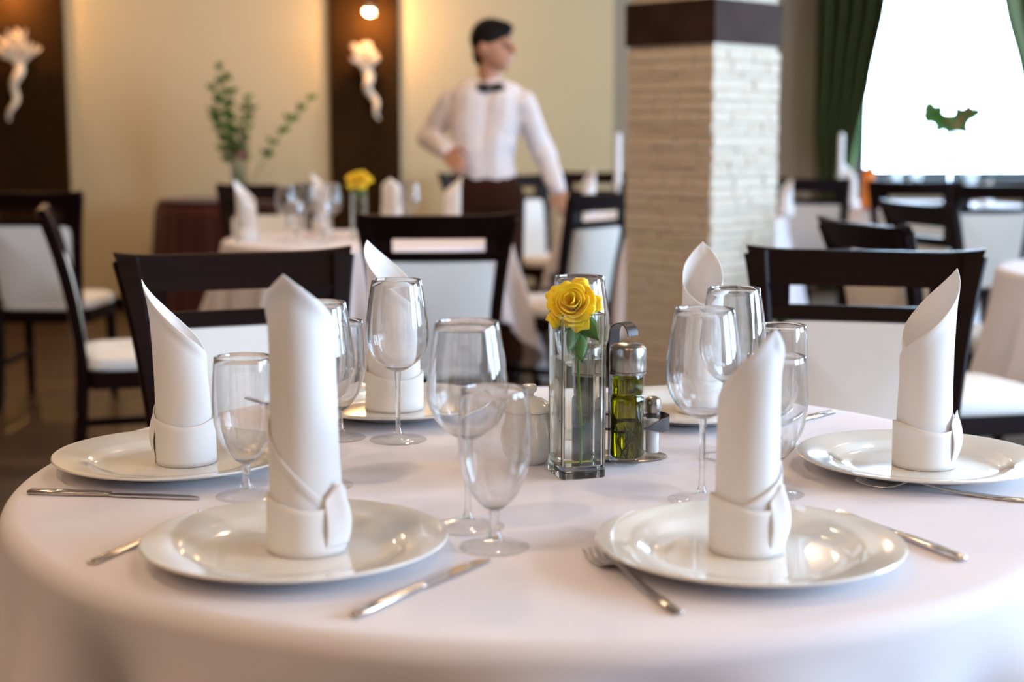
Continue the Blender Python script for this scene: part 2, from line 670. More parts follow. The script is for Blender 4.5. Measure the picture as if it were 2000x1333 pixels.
# ------------------------------------------------------------ ceiling downlights (the room's lamps, plus one added to brighten the column's left face)
dl = thing('ceiling_downlight', '', 'ceiling light', (0, 0, CEIL))
BM().lathe([(0.048, 0), (0.07, 0), (0.072, -.006), (0.066, -.012), (0.05, -.012)], 32, closed=True).done('trim_ring', M['steel'], dl)
BM().lathe([(0, -.004), (0.047, -.004), (0.047, -.001), (0, -.001)], 32).done('lamp_face', M['down'], dl)
mk = Maker(dl)
DLS = []
for i, (x, y) in enumerate([(-2.6, -1.4), (-0.6, -1.6), (1.4, -1.4), (-2.8, 1.0), (-.95, .9), (1.1, 1.1), (-2.4, 3.4), (.05, 4.1), (1.8, 3.4), (-2.4, 6.0), (0.0, 6.0), (2.2, 6.0), (-2.6, 8.6), (-.8, 8.8), (1.6, 8.6)]):
    mk((x, y, CEIL), 0, 'round warm recessed downlight in the ceiling above the dining room', 'ceiling downlights')
    l = bpy.data.lights.new('downlight', 'AREA')
    l.shape = 'DISK'
    l.size = 0.12
    l.energy = (21 if y < 0 else 11 if x < 1 else 8) if y < 2 else (17 if x < 0.2 else 9)
    l.color = (1.0, 0.68, 0.42)
    o = bpy.data.objects.new('downlight', l)
    C.objects.link(o)
    o.location = (x, y, CEIL - .02)

# ------------------------------------------------------------ stone column
def column():
    c0 = Vector((0.703, 5.2))
    dl_, dr_ = Vector((-.7071, .7071)), Vector((.7071, .7071))
    root = thing('stone_column', 'square column clad in white stacked stone with a dark brown band', 'column', (c0.x, c0.y + .28, 0), 0)
    s = 0.396
    o2 = Vector((0, -.28))
    def P(a, bb, z, out=0.0):
        v = o2 + dl_ * (a * s) + dr_ * (bb * s)
        c = Vector((0, 0))
        w = (v - c)
        w = w * (1 + out / 0.28)
        return Vector((w.x, w.y, z))
    def slab(bm_, z0, z1, out):
        t = bmesh.new()
        vs = [t.verts.new(P(a, q, z, out)) for z in (z0, z1) for a, q in ((0, 0), (0, 1), (1, 1), (1, 0))]
        for f in ((3, 2, 1, 0), (4, 5, 6, 7), (0, 1, 5, 4), (1, 2, 6, 5), (2, 3, 7, 6), (3, 0, 4, 7)):
            t.faces.new([vs[k] for k in f])
        bm_.merge(t)
    core = BM()
    slab(core, 0, CEIL, -.012)
    core.done('core', M['stone'], root, smooth=False)
    rng = random.Random(3)
    st = BM()
    z = 0.0
    while z < CEIL - .001:
        h = rng.choice((.022, .03, .036, .042))
        z1 = min(z + h, CEIL)
        if not (z1 > 1.493 and z < 1.66):
            for side in range(4):
                u = 0.0
                while u < 1:
                    w = rng.uniform(.18, .6)
                    u1 = min(1, u + w)
                    if 1 - u1 < .1:
                        u1 = 1
                    out = rng.uniform(0.000, .006)
                    corners = [((0, u), (0, u1)), ((u, 1), (u1, 1)), ((1, 1 - u), (1, 1 - u1)), ((1 - u, 0), (1 - u1, 0))][side]
                    nrm = [-dl_, dr_, dl_, -dr_][side]
                    q = []
                    for (a, bb) in corners:
                        p = P(a, bb, 0)
                        q.append(p)
                    e = (q[1] - q[0]).normalized() * .0015
                    n3 = Vector((nrm.x, nrm.y, 0))
                    t = bmesh.new()
                    vs = []
                    for zz in (z + .0015, z1 - .0015):
                        for pt, oo in ((q[0] + e, -.02), (q[1] - e, -.02), (q[1] - e, out), (q[0] + e, out)):
                            v = pt + n3 * oo
                            vs.append(t.verts.new((v.x, v.y, zz)))
                    for f in ((0, 1, 2, 3), (7, 6, 5, 4), (0, 4, 5, 1), (1, 5, 6, 2), (2, 6, 7, 3), (3, 7, 4, 0)):
                        t.faces.new([vs[k] for k in f])
                    bmesh.ops.bevel(t, geom=t.edges[:], offset=.002, segments=1, affect='EDGES')
                    st.merge(t)
                    u = u1
        z = z1
    st.done('stone_cladding', M['stone'], root, smooth=False)
    bd = BM()
    slab(bd, 1.497, 1.648, .008)
    bd.done('band', M['band'], root, smooth=False)


column()

# ------------------------------------------------------------ chairs
def make_chair():
    t = thing('dining_chair', '', 'chair')
    wd, up = M['wood'], M['uphol']
    # seat cushion
    def seat(u, v):
        a = u * 2 * PI
        e = 0.42
        cx = math.copysign(abs(math.cos(a)) ** e, math.cos(a))
        cy = math.copysign(abs(math.sin(a)) ** e, math.sin(a))
        k = [0.0, .55, .90, .985, 1.0, 1.0, .97, 0.0][int(round(v * 7))]
        z = [.488, .487, .482, .472, .460, .442, .434, .434][int(round(v * 7))]
        wf = 0.228 - 0.02 * (cy * k + 1) / 2
        return Vector((cx * k * wf, cy * k * .215 - .005, z))
    s = BM().grid(seat, 48, 8, wrap=True)
    bmesh.ops.remove_doubles(s.b, verts=s.b.verts[:], dist=1e-5)
    s.done('seat', up, t)
    a = BM()
    a.box(-.205, .205, -.205, -.18, .375, .434, .003)
    a.box(-.185, .185, .165, .19, .375, .434, .003)
    a.box(-.208, -.185, -.18, .165, .375, .434, .003)
    a.box(.185, .208, -.18, .165, .375, .434, .003)
    a.done('seat_frame', wd, t, smooth=False)

    def prof(z):
        # y position of the rear stile (curved, leaning back at the top)
        if z < .45:
            q = (.45 - z) / .45
            return .195 + .05 * q * q
        q = (z - .45) / .5
        return .195 + .03 * q + .075 * q * q

    def xs(z):
        return .172 + (.0 if z < .45 else .05 * ((z - .45) / .5) ** 1.6)
    for sx in (-1, 1):
        BM().bar([(sx * .187, -.19, .434), (sx * .19, -.192, .2), (sx * .192, -.195, 0)], .036, .036, (0, 1, 0), ws=[.038, .033, .026]).done('leg', wd, t, smooth=False)
        zs = [0, .12, .25, .38, .45, .55, .65, .74, .80, .86, .90, .93]
        BM().bar([(sx * xs(z), prof(z), z) for z in zs], .034, .036, (0, 1, 0), ws=[.028, .03, .034, .036, .036, .036, .036, .036, .038, .042, .046, .05]).done('leg', wd, t, angle=30)
    for z, y0 in ((.20, 0), ):
        for sx in (-1, 1):
            BM().bar([(sx * .182, -.18, z), (sx * .170, prof(z) - .01, z)], .018, .028, (0, 0, 1)).done('stretcher', wd, t, smooth=False)
    # top rail with flared ends, slightly bowed

    def rail(z0, z1, hx0, hx1, thick, bow, ears=0.0):
        n = 25
        g = BM()
        rows = []
        for i in range(n):
            u = -1 + 2 * i / (n - 1)
            ear = ears * abs(u) ** 6
            sec = []
            for (z, k, hx) in ((z0, 0, hx0), (z1 + ear, 1, hx1)):
                x = u * (hx + (.008 * abs(u) ** 8 * k if ears else 0))
                y = prof(z) + bow * (1 - u * u)
                sec.append((x, y, z))
            (xa, ya, za), (xb, yb, zb) = sec
            zc = (za + zb) / 2
            rows.append([g.b.verts.new(v) for v in ((xa, ya - thick / 2, za), (xb, yb - thick / 2, zb - .003), (xb, yb - thick / 2 + .004, zb), (xb, yb + thick / 2 - .004, zb), (xb, yb + thick / 2, zb - .003), (xa, ya + thick / 2, za))])
        for r0, r1 in zip(rows, rows[1:]):
            for k in range(6):
                g.b.faces.new([r0[k], r0[(k + 1) % 6], r1[(k + 1) % 6], r1[k]])
        g.b.faces.new(rows[0])
        g.b.faces.new(rows[-1][::-1])
        return g
    rail(.868, .940, .215, .232, .026, .012, .008).done('top_rail', wd, t, angle=30)
    rail(.798, .828, .190, .196, .022, .010).done('cross_rail', wd, t, angle=30)
    for sx in (-1, 1):
        BM().box(sx * .172 - .04, sx * .172 + .025, prof(.85) - .011, prof(.85) + .011, .826, .872).done('back_block', wd, t, smooth=False)

    def panel(u, v):
        a = u * 2 * PI
        e = .16
        cx = math.copysign(abs(math.cos(a)) ** e, math.cos(a))
        cz = math.copysign(abs(math.sin(a)) ** e, math.sin(a))
        k = (0, .9, 1, 1, .9, 0)[int(round(v * 5))]
        d = (-.020, -.017, -.010, .010, .017, .020)[int(round(v * 5))]
        z = .630 + cz * .166 * k
        return Vector((cx * k * (.156 + .014 * (z - .47) / .3), prof(z) + d + .004, z))
    q = BM().grid(panel, 56, 6, wrap=True)
    bmesh.ops.remove_doubles(q.b, verts=q.b.verts[:], dist=1e-5)
    q.done('back_cushion', up, t)
    return t


chair = Maker(make_chair())


def put_chair(px, Y, deg, label, group):
    x = (px - 1000) / FPX * (Y * .99 + .03)
    rz = R(deg)
    off = Vector((-math.sin(rz), math.cos(rz))) * .285
    return chair((x - off.x, Y - off.y, 0), rz, label, group)


gA, gB, gC, gD, gE = 'chairs at the front table', 'chairs around the rose table', 'chairs by the back wall', 'chairs by the green curtain', 'chairs along the right side'
put_chair(462, 2.96, 22, 'dark wooden chair with cream back behind the front table, left one', gA)
put_chair(1688, 3.02, -14, 'dark wooden chair with white back behind the front table, right one', gA)
put_chair(852, 4.40, 184, 'dark chair with white back cushion between front table and yellow rose table', gB)
put_chair(92, 4.75, 106, 'dark chair seen from its side, cream seat, left behind front table', gB)
put_chair(1178, 6.05, -128, 'angled dark chair with beige back just left of stone column', gB)
put_chair(522, 7.05, 8, 'dark chair on the far side of the yellow rose table', gB)
put_chair(50, 6.15, 178, 'dark chair with pale back cushion at the far left edge', gC)
put_chair(893, 9.30, 68, 'dark chair partly hidden behind the waiter, near his bent arm', gC)
put_chair(1008, 8.75, 38, 'dark chair with beige back behind the waiter\'s lowered arm', gC)
put_chair(1166, 9.42, -14, 'farthest dark chair left of the stone column by the wall', gC)
put_chair(1580, 8.1, 146, 'dark chair with yellowish back just right of the stone column', gD)
put_chair(1788, 7.6, 174, 'dark chair below the bright window, middle of the back row', gD)
put_chair(1950, 7.1, 188, 'dark chair with large cream back at the right edge of the back row', gD)
put_chair(1692, 3.99, 105, 'dark turned chair with white seat right behind the front right chair', gE)
put_chair(1797, 5.12, 105, 'dark turned chair with cream seat beyond the right side table', gE)


# ------------------------------------------------------------ tables and cloths
def table(x, y, r, label, cloth_label, S_half, rot, drop_main=None, seed=0, flare=.16, nfold=22, amp=.012, cmat='cloth', group=None):
    t = thing('round_table', label, 'table', (x, y, 0))
    BM().lathe([(0, .722), (r - .01, .722), (r - .004, .728), (r - .004, .740), (r - .01, .7455), (0, .7455)], 96).done('table_top', M['wood'], t)
    BM().lathe([(0, .05), (.06, .05), (.045, .12), (.04, .4), (.05, .68), (.12, .722), (0, .722)], 32).done('pedestal', M['wood'], t)
    BM().lathe([(0, 0), (.27, 0), (.28, .012), (.27, .03), (.08, .05), (0, .05)], 48).done('base', M['wood'], t)
    rng = random.Random(seed)
    ph = [rng.uniform(0, 2 * PI) for _ in range(4)]
    c = BM()
    nt = 360
    ed = .022

    def hangr(th):
        if drop_main is not None:
            return drop_main
        a = th - rot
        d = S_half / max(abs(math.cos(a)), abs(math.sin(a)))
        return max(.12, d - r)

    rows = []
    for k in [0, .1, .25, .45, .65, .8, .9, .96, 1.0]:
        rows.append(('top', k))
    for k in range(1, 7):
        rows.append(('edge', k / 6))
    for k in range(1, 19):
        rows.append(('hang', k / 18))
    ring_prev = None
    for kind, k in rows:
        ring = []
        for i in range(nt):
            th = 2 * PI * i / nt
            if kind == 'top':
                rr, z = k * (r + .002 - ed), TABLE
            elif kind == 'edge':
                q = k * PI / 2
                rr = r + .002 - ed + ed * math.sin(q)
                z = TABLE - ed + ed * math.cos(q)
            else:
                L = hangr(th) * k
                f = math.sin(nfold * th + ph[0] + 1.1 * math.sin(3 * th + ph[1])) + .5 * math.sin(nfold * 1.7 * 1 // 1 * th + ph[2])
                grow = min(1, L / (.14 if drop_main else .28))
                corner = 0
                if drop_main is None:
                    a = th - rot
                    corner = abs(math.sin(2 * a)) ** 3
                rr = r + .002 + L * (flare * .5 + flare * corner) + amp * grow ** 1.3 * f * (1 + .6 * grow)
                z = TABLE - ed - L * (1 - .04 * corner)
            ring.append(c.b.verts.new((rr * math.cos(th), rr * math.sin(th), z)) if rr > 0 else None)
        if ring_prev is None:
            cv = c.b.verts.new((0, 0, TABLE))
            ring_prev = 'c'
            continue
        if ring_prev == 'c':
            for i in range(nt):
                c.b.faces.new([cv, ring[i], ring[(i + 1) % nt]])
        else:
            for i in range(nt):
                j = (i + 1) % nt
                c.b.faces.new([ring_prev[i], ring[i], ring[j], ring_prev[j]])
        ring_prev = ring
    o = c.done('tablecloth', M[cmat], angle=180)
    o.location = (x, y, 0)
    tag(o, cloth_label, 'tablecloth')
    sd = o.modifiers.new('thick', 'SOLIDIFY')
    sd.thickness = .0012
    sd.offset = -1
    return t, o


TC = Vector((0.034, 1.843))
table(TC.x, TC.y, .654, 'round front table laid for six under a white cloth', 'white cloth over the large round front table', 0, 0, drop_main=.50, seed=5, nfold=13, amp=.026, flare=.05)
table(-.6, 6.12, .60, 'round table beyond the front table, with yellow rose, under white cloth', 'white cloth with hanging corner on the yellow rose table', .86, PI / 4, seed=2, amp=.015)
table(.84, 7.75, .60, 'round table standing behind the stone column, under a white cloth', 'white cloth on the table half hidden behind stone column', .86, .3, seed=3)
table(2.55, 9.05, .60, 'round table in front of the bright window, under a white cloth', 'white cloth on the table in front of bright window', .86, .2, seed=4)
table(2.22, 4.62, .66, 'round table at the right picture edge, under a white cloth', 'white cloth hanging at the right edge of the picture', .9, PI / 4 + .1, seed=8)

# brown draped side table
def brown_table():
    x, y = -1.80, 9.2
    t = thing('side_table', 'small round side table hidden under a dark brown cloth by the wall', 'side table', (x, y, 0))
    BM().lathe([(0, .745), (.40, .745), (.405, .76), (.40, .773), (0, .773)], 64).done('table_top', M['wood'], t)
    BM().lathe([(0, 0), (.2, 0), (.2, .02), (.04, .05), (.035, .745), (0, .745)], 32).done('pedestal', M['wood'], t)
    c = BM()
    def f(u, v):
        th = u * 2 * PI
        if v < .35:
            return Vector((v / .35 * .395 * math.cos(th), v / .35 * .395 * math.sin(th), .779))
        k = (v - .35) / .65
        w = math.sin(26 * th) * .014 * k ** .5 + math.sin(11 * th + 1) * .006 * k
        rr = .415 + .05 * k + w
        return Vector((rr * math.cos(th), rr * math.sin(th), .772 - k * .755))
    c.grid(f, 240, 22, wrap=True)
    bmesh.ops.remove_doubles(c.b, verts=c.b.verts[:], dist=1e-5)
    o = c.done('tablecloth', M['brown_cloth'], angle=180)
    o.location = (x, y, 0)
    tag(o, 'dark brown pleated floor-length cloth over small side table by the wall', 'tablecloth')


brown_table()


# ------------------------------------------------------------ plates
def make_plate():
    return tag(BM().lathe([(0, .0025), (.078, .0025), (.081, .0), (.086, .0), (.089, .003), (.104, .0065), (.118, .0125), (.1535, .0185), (.1555, .0205), (.1545, .0222), (.150, .0220),
                       (.118, .0165), (.111, .0145), (.104, .0098), (.096, .0068), (.084, .0058), (0, .0055)], 128).done('plate', M['porcelain'], angle=60), '', 'plate')


plate = Maker(make_plate())
PL = {'FL': (-.221, 1.457), 'FR': (.240, 1.445), 'SL': (-.434, 1.860), 'SR': (.523, 1.845), 'BL': (-.180, 2.236), 'BR': (.279, 2.209)}
PZ = TABLE + .0003
lab = {'FL': 'white round plate nearest the camera, on the left of the front table', 'FR': 'white round plate nearest the camera, on the right of the front table',
       'SL': 'white round plate at the far left edge of the front table', 'SR': 'white round plate at the right edge of the front table',
       'BL': 'white round plate on the far side of the front table, left of the rose vase', 'BR': 'white round plate on the far side of the front table, behind the oil bottle'}
for k, (x, y) in PL.items():
    plate((x, y, PZ), 0, lab[k], 'plates on the front table')


# ------------------------------------------------------------ napkins
def napkin(loc, H, r, tip, drop, sign, flap, label, group, fine=True, m='napkin', cuff=.058, lean=0.0):
    tip, flap = R(tip), R(flap)
    c = BM()
    nphi = 150 if fine else 60
    rowf = [0, .12, .3, .5, .7, .85, .95] if fine else [0, .5, .9]

    def r_at(phi, z):
        rr = r - .0022 + .0021 * phi / (2 * PI)
        return rr * (1 + .03 * math.sin(z * 22 + 1))
    p0, p1 = -PI * 1.05, PI * 2.35
    cols = []
    for i in range(nphi):
        phi = p0 + (p1 - p0) * i / (nphi - 1)
        t = abs(phi) / PI
        if t <= 1 or phi < 0:
            h = H - drop * (.30 * math.sin(min(t, 1) * PI / 2) + .70 * min(t, 1.05))
        else:
            q = (phi - PI) / (p1 - PI)
            h = H - drop - q * (H - drop - cuff * .8)
        zs = [f * (h - .014) for f in rowf] + ([h - .0115, h - .0100, h - .0018, h] if fine else [h])
        col = []
        for j, z in enumerate(zs):
            rr = r_at(phi, z)
            if fine and j >= len(zs) - 3:
                rr += .0007
            a = tip + sign * phi
            # tip leans gently
            k = max(0, (z - (H - drop)) / drop)
            e = 1 + .06 * math.cos(2 * (a - tip)) * min(1, z / H)
            x = rr * math.cos(a) * e
            y = rr * math.sin(a) * e
            x += lean * (z / H) + math.cos(tip) * .006 * k * k
            y += math.sin(tip) * .006 * k * k
            nz = noise.noise(Vector((x * 28, y * 28, z * 16 + r * 999))) * .0012
            col.append(c.b.verts.new((x + nz * math.cos(a), y + nz * math.sin(a), z)))
        cols.append(col)
    for a, b_ in zip(cols, cols[1:]):
        for j in range(len(a) - 1):
            c.b.faces.new([a[j], b_[j], b_[j + 1], a[j + 1]])
    o = c.done('napkin', M[m], angle=70)
    o.location = loc
    sd = o.modifiers.new('thick', 'SOLIDIFY')
    sd.thickness = .0010
    sd.offset = 0
    tag(o, label, 'napkin', group)
    # cuff folded round the foot
    c = BM()
    rr0 = r + .0016

    def fc(u, v):
        a = flap + u * 2 * PI * 1.03
        z = v * (cuff + .004 * math.sin(a * 2 + 1) - (.006 * u))
        q = rr0 + .0012 * u * 2 + .0010 * math.sin(a * 3) * v + .0012
        e = 1 + .06 * math.cos(2 * (a - tip)) * min(1, z / H)
        return Vector((q * math.cos(a) * e + lean * z / H, q * math.sin(a) * e, z))
    c.grid(fc, 90 if fine else 40, 10 if fine else 3)
    cf = c.done('cuff', M[m], o, angle=60)
    sd = cf.modifiers.new('thick', 'SOLIDIFY')
    sd.thickness = .0012
    sd.offset = 0
    if fine:
        c = BM()

        def ff(u, v):
            # gathered loose corner standing away from the cuff
            a = flap + (u - .5) * .95
            w = 1 - abs(u - .5) * 1.2
            z = cuff * (.10 + .98 * v) + .012 * w * v - .02 * abs(u - .5) * v
            out = (.0025 + .010 * math.sin(PI * min(1, v * 1.05)) * w + .0015 * math.sin(u * 9 + v * 3) * v) * (1 - .2 * v)
            q = rr0 + out
            return Vector((q * math.cos(a), q * math.sin(a), z))
        c.grid(ff, 22, 12)
        fl = c.done('tucked_corner', M[m], o, angle=60)
        sd = fl.modifiers.new('thick', 'SOLIDIFY')
        sd.thickness = .0010
        sd.offset = 0
    return o


NZ = PZ + .0062
gN = 'napkins on the front table'
def np_at(px, py):
    v = at(px, py, NZ)
    return v


napkin((-.2095, 1.467, NZ), .286, .0370, -102, .082, 1, -30, 'white linen napkin rolled upright on the front left plate', gN, lean=-.004)
napkin((.2400, 1.462, NZ), .232, .0335, -62, .100, -1, -35, 'warm white linen napkin rolled upright on the front right plate', gN)
napkin((-.4230, 1.868, NZ), .238, .0345, 186, .098, 1, 175, 'white rolled napkin with leftward tip on the plate at the far left', gN, lean=-.008)
napkin((.5290, 1.850, NZ), .252, .0345, 22, .098, -1, -20, 'white rolled napkin with wide opening on the plate at the right', gN)
napkin((-.1830, 2.245, NZ), .260, .0400, 150, .096, 1, 60, 'white rolled napkin on the far plate left of the rose vase', gN)
napkin((.2900, 2.225, NZ), .258, .0340, 84, .090, 1, 60, 'white rolled napkin on the far plate right of the oil bottle', gN)


# ------------------------------------------------------------ glasses
def smooth_pts(ctrl, n=26):
    """Catmull-Rom through control (r,z)"""
    P = [Vector((a, b_)) for a, b_ in ctrl]
    P = [P[0] * 2 - P[1]] + P + [P[-1] * 2 - P[-2]]
    out = []
    segs = len(P) - 3
    for i in range(n + 1):
        t = i / n * segs
        s = min(int(t), segs - 1)
        u = t - s
        a, b_, c_, d = P[s:s + 4]
        v = .5 * ((2 * b_) + (c_ - a) * u + (2 * a - 5 * b_ + 4 * c_ - d) * u * u + (3 * b_ - a - 3 * c_ + d) * u ** 3)
        out.append((v.x, v.y))
    return out


wine_pts = smooth_pts([(.0045, .098), (.016, .103), (.033, .117), (.0425, .138), (.0440, .158), (.0405, .190), (.0345, .227)])
gob_pts = smooth_pts([(.0050, .040), (.014, .046), (.0265, .062), (.0350, .085), (.0378, .108), (.0370, .138), (.0345, .168)])


def stemware(name, cat, foot, stem_r, bowl0, pts, th=.0009):
    t = thing(name, '', cat)
    inner = []
    for i, (r, z) in enumerate(pts[::-1]):
        inner.append((max(r - th, 0), z if i == 0 else z + th * .6 * (1 - r / .045)))
    bz0 = pts[0][1] + .004
    inner = [q for q in inner if q[1] > bz0 + .001]
    BM().lathe([(0, pts[0][1])] + pts + [(pts[-1][0] - th / 2, pts[-1][1] + .0006)] + inner + [(0, bz0)], 64).done('bowl', M['glass'], t, angle=80)
    short = bowl0 < .06
    st = [(0, .0102), (stem_r * 1.9, .010), (stem_r * 1.15, .018), (stem_r, .026), (stem_r, .030 if short else bowl0 - .018), (stem_r * 1.25, bowl0 - .004), (pts[0][0], pts[0][1] - .0002), (0, pts[0][1] - .0002)]
    BM().lathe(st, 32).done('stem', M['stem_glass'], t, angle=80)
    BM().lathe([(0, .0004), (foot * .5, .0002), (foot * .96, 0), (foot, .0008), (foot * .97, .0018), (foot * .6, .0030), (foot * .28, .0055), (stem_r * 1.9, .0098), (0, .0100)], 64).done('foot', M['foot_glass'], t, angle=80)
    return t


wine = Maker(stemware('wine_glass', 'wine glass', .0405, .0034, .098, wine_pts))
gob = Maker(stemware('water_goblet', 'water glass', .0370, .0046, .040, gob_pts))
GZ = TABLE + .0004
gW, gG = 'wine glasses on the front table', 'water goblets on the front table'


def gl(mk_, px, py, label, g):
    v = at(px, py, GZ)
    return mk_((v.x, v.y, GZ), random.random() * 6, label, g)


gl(wine, 778, 860, 'sharp tall wine glass in front of the far left napkin', gW)
gl(wine, 626, 950, 'tall wine glass half hidden behind the front left napkin', gW)
gl(wine, 914, 1030, 'tall wine glass right of the front left napkin', gW)
gl(wine, 1370, 978, 'tall wine glass left of the front right napkin', gW)
gl(wine, 1427, 893, 'tall wine glass in front of the far right napkin', gW)
gl(wine, 1130, 846, 'tall wine glass standing right behind the rose vase', gW)
gl(gob, 482, 970, 'short stemmed goblet left of the front left napkin', gG)
gl(gob, 664, 856, 'short stemmed goblet beside the far left plate, behind front left napkin', gG)
gl(gob, 966, 1070, 'blurred short goblet nearest the camera, left of centre', gG)
gl(gob, 1510, 966, 'short goblet partly hidden behind the front right napkin', gG)
gl(gob, 1519, 870, 'short goblet farther back behind the front right napkin', gG)


# ------------------------------------------------------------ rose vase
def square_vase(loc, rz, label, half=.0295, h=.207, wall=.0042, base=.014, water=.150, grp=None):
    t = thing('glass_vase', label, 'vase', loc, rz, grp)
    bmv = BM()
    def sq(r, z, n=6, cr=.006):
        pts = []
        for q in range(4):
            for k in range(n):
                a = q * PI / 2 + k / (n - 1) * PI / 2
                cx = (r - cr) * (1 if q in (0, 3) else -1)
                cy = (r - cr) * (1 if q in (0, 1) else -1)
                pts.append((cx + cr * math.cos(a), cy + cr * math.sin(a), z))
        return [bmv.b.verts.new(p) for p in pts]
    def loft(rings, c0=True, c1=True):
        n = len(rings[0])
        for a, b_ in zip(rings, rings[1:]):
            for k in range(n):
                bmv.b.faces.new([a[k], a[(k + 1) % n], b_[(k + 1) % n], b_[k]])
        if c0:
            bmv.b.faces.new(rings[0][::-1])
        if c1:
            bmv.b.faces.new(rings[-1])
    i_ = half - wall
    loft([sq(half - .001, 0), sq(half, .0012), sq(half, h - .0012), sq(half - .0012, h), sq(i_ + .001, h, cr=.004), sq(i_, h - .001, cr=.004), sq(i_, base + .002, cr=.004), sq(i_ - .002, base, cr=.003)])
    v = bmv.done('vase_body', M['thick_glass'], t, angle=25)
    bmv = BM()
    j_ = i_ - .0003
    loft([sq(j_ - .0025, base + .0004, cr=.003), sq(j_, base + .003, cr=.004), sq(j_, water, cr=.004)])
    bmv.done('water', M['water'], t, angle=25)
    return t


vp = at(1126, 926, GZ)
square_vase((vp.x, vp.y, GZ), R(17), 'tall square clear glass vase holding the yellow rose on the front table')


def rose(loc, top, label, size=.034, tilt=52, yaw=0, stem_to=None, detail=True):
    t = thing('yellow_rose', label, 'rose', loc)
    tp = Vector(top) - Vector(loc)
    st = Vector(stem_to) - Vector(loc) if stem_to else Vector((0, 0, 0))
    mt = Matrix.Translation(tp) @ Matrix.Rotation(R(yaw), 4, 'Z') @ Matrix.Rotation(R(tilt), 4, 'X')
    ax = mt.to_3x3() @ Vector((0, 0, 1))
    neck = tp - ax * size * .62
    pts = []
    for k in range(13):
        u = k / 12
        a = neck * (1 - u) ** 2 + (neck - ax * size * .5 + Vector((.002, 0, -.04))) * 2 * u * (1 - u) + st * u * u
        a = a + Vector((.0012 * math.sin(u * 9), 0, 0))
        pts.append(a)
    BM().tube(pts, [.0020] * 5 + [.0016] * 8, 8).done('stem', M['stem'], t)
    rng = random.Random(11)
    # petals: rings from the tight heart outwards
    spec = []
    for i in range(5):
        spec.append((i * 2.4, .16 + .055 * i, 5 + 6 * i, .50, .0, 1.9))
    for i in range(6):
        spec.append((i * 2.4 + 1, .42 + .06 * i, 22 + 4 * i, .68, .06, 1.25))
    for i in range(7):
        spec.append((i * 2 * PI / 7 + .35, .66 + .03 * (i % 2), 48 + 5 * (i % 3), .92, .30, .62))
    for i in range(5):
        spec.append((i * 2 * PI / 5 + .1, .74, 70, 1.08, .45, .52))
    for (ang, rad, op, ln, pointed, wid) in spec:
        c = BM()
        op = R(op)
        jit = rng.uniform(-.05, .05)

        def f(u, v, ang=ang, rad=rad, op=op, ln=ln, pointed=pointed, wid=wid, jit=jit):
            s = (u - .5) * 2
            wv = wid * (math.sin(PI * min(1, .18 + .62 * v)) ** .7) * (1 - pointed * max(0, v - .55) / .45 * abs(1) * .95)
            a = ang + s * wv
            q = v
            # radial profile: cup then open out, tip curling back
            rr = rad * (.28 + .72 * math.sin(min(1, q * 1.05) * PI / 2)) * (1 - .0 * q) + q * q * math.sin(op) * ln * .42
            z = -.62 + q * (1.0 + .25 * math.cos(op)) * (1 - .35 * math.sin(op)) * (.62 + .25 * (1 - rad)) - q ** 4 * math.sin(op) * .22
            z += .05 * math.sin(s * 3 + ang * 2) * q + jit * q
            edge = -(abs(s) ** 2.2) * .13 * q
            z += edge
            rr *= 1 - .06 * (1 - abs(s))
            return mt @ (Vector((rr * math.cos(a), rr * math.sin(a), z)) * size)
        c.grid(f, 15, 12)
        p = c.done('petal', M['rose'], t, angle=180)
        sd = p.modifiers.new('thick', 'SOLIDIFY')
        sd.thickness = .0005
    # sepals and leaves under the bloom
    if detail:
        for i in range(5):
            a0 = i * 2 * PI / 5
            c = BM()

            def g(u, v, a0=a0):
                s = (u - .5) * 2
                w = .30 * math.sin(PI * (.12 + .88 * v)) * .5
                rr = .15 + .55 * v
                z = -.68 - .30 * v * v + .05 * s * s
                return mt @ (Vector((rr * math.cos(a0) - s * w * math.sin(a0), rr * math.sin(a0) + s * w * math.cos(a0), z)) * size)
            c.grid(g, 5, 9)
            p = c.done('sepal', M['leaf'], t, angle=180)
            sd = p.modifiers.new('thick', 'SOLIDIFY')
            sd.thickness = .0006
        for (du, az, L, dr) in ((1, -35, .046, -.9), (1, 160, .036, -1.0), (2, 250, .042, -1.1), (2, 60, .038, -1.2), (3, -80, .04, -1.2)):
            base = pts[du]
            d = Vector((math.cos(R(az)), math.sin(R(az)) * .5, dr)).normalized()
            side = d.cross(Vector((0, 1, .2))).normalized()
            nn = side.cross(d)
            c = BM()

            def g(u, v, base=base, d=d, side=side, nn=nn, L=L):
                s = (u - .5) * 2
                w = L * .30 * math.sin(PI * (v ** .8)) * (1 - .2 * v)
                return base + d * L * v + side * s * w + nn * (.003 * s * s + .006 * math.sin(v * 3))
            c.grid(g, 7, 12)
            p = c.done('leaf', M['leaf'], t, angle=180)
            sd = p.modifiers.new('thick', 'SOLIDIFY')
            sd.thickness = .0005
        # small shoot low on the stem
        for k, s_ in ((9, -1), (10, 1)):
            c = BM()
            base = pts[k]
            c.tube([base, base + Vector((s_ * .004, -.001, .004)), base + Vector((s_ * .006, -.001, .010))], [.0012, .001, .0004], 6)
            c.done('thorn_shoot', M['stem'], t)
    return t


bloom = Vector((vp.x - .0085, vp.y - .012, TABLE + .207 + .016))
rose((vp.x + .002, vp.y, GZ + .0150), bloom, 'yellow rose with green leaves standing in the square glass vase', size=.0335, tilt=60, yaw=-12)

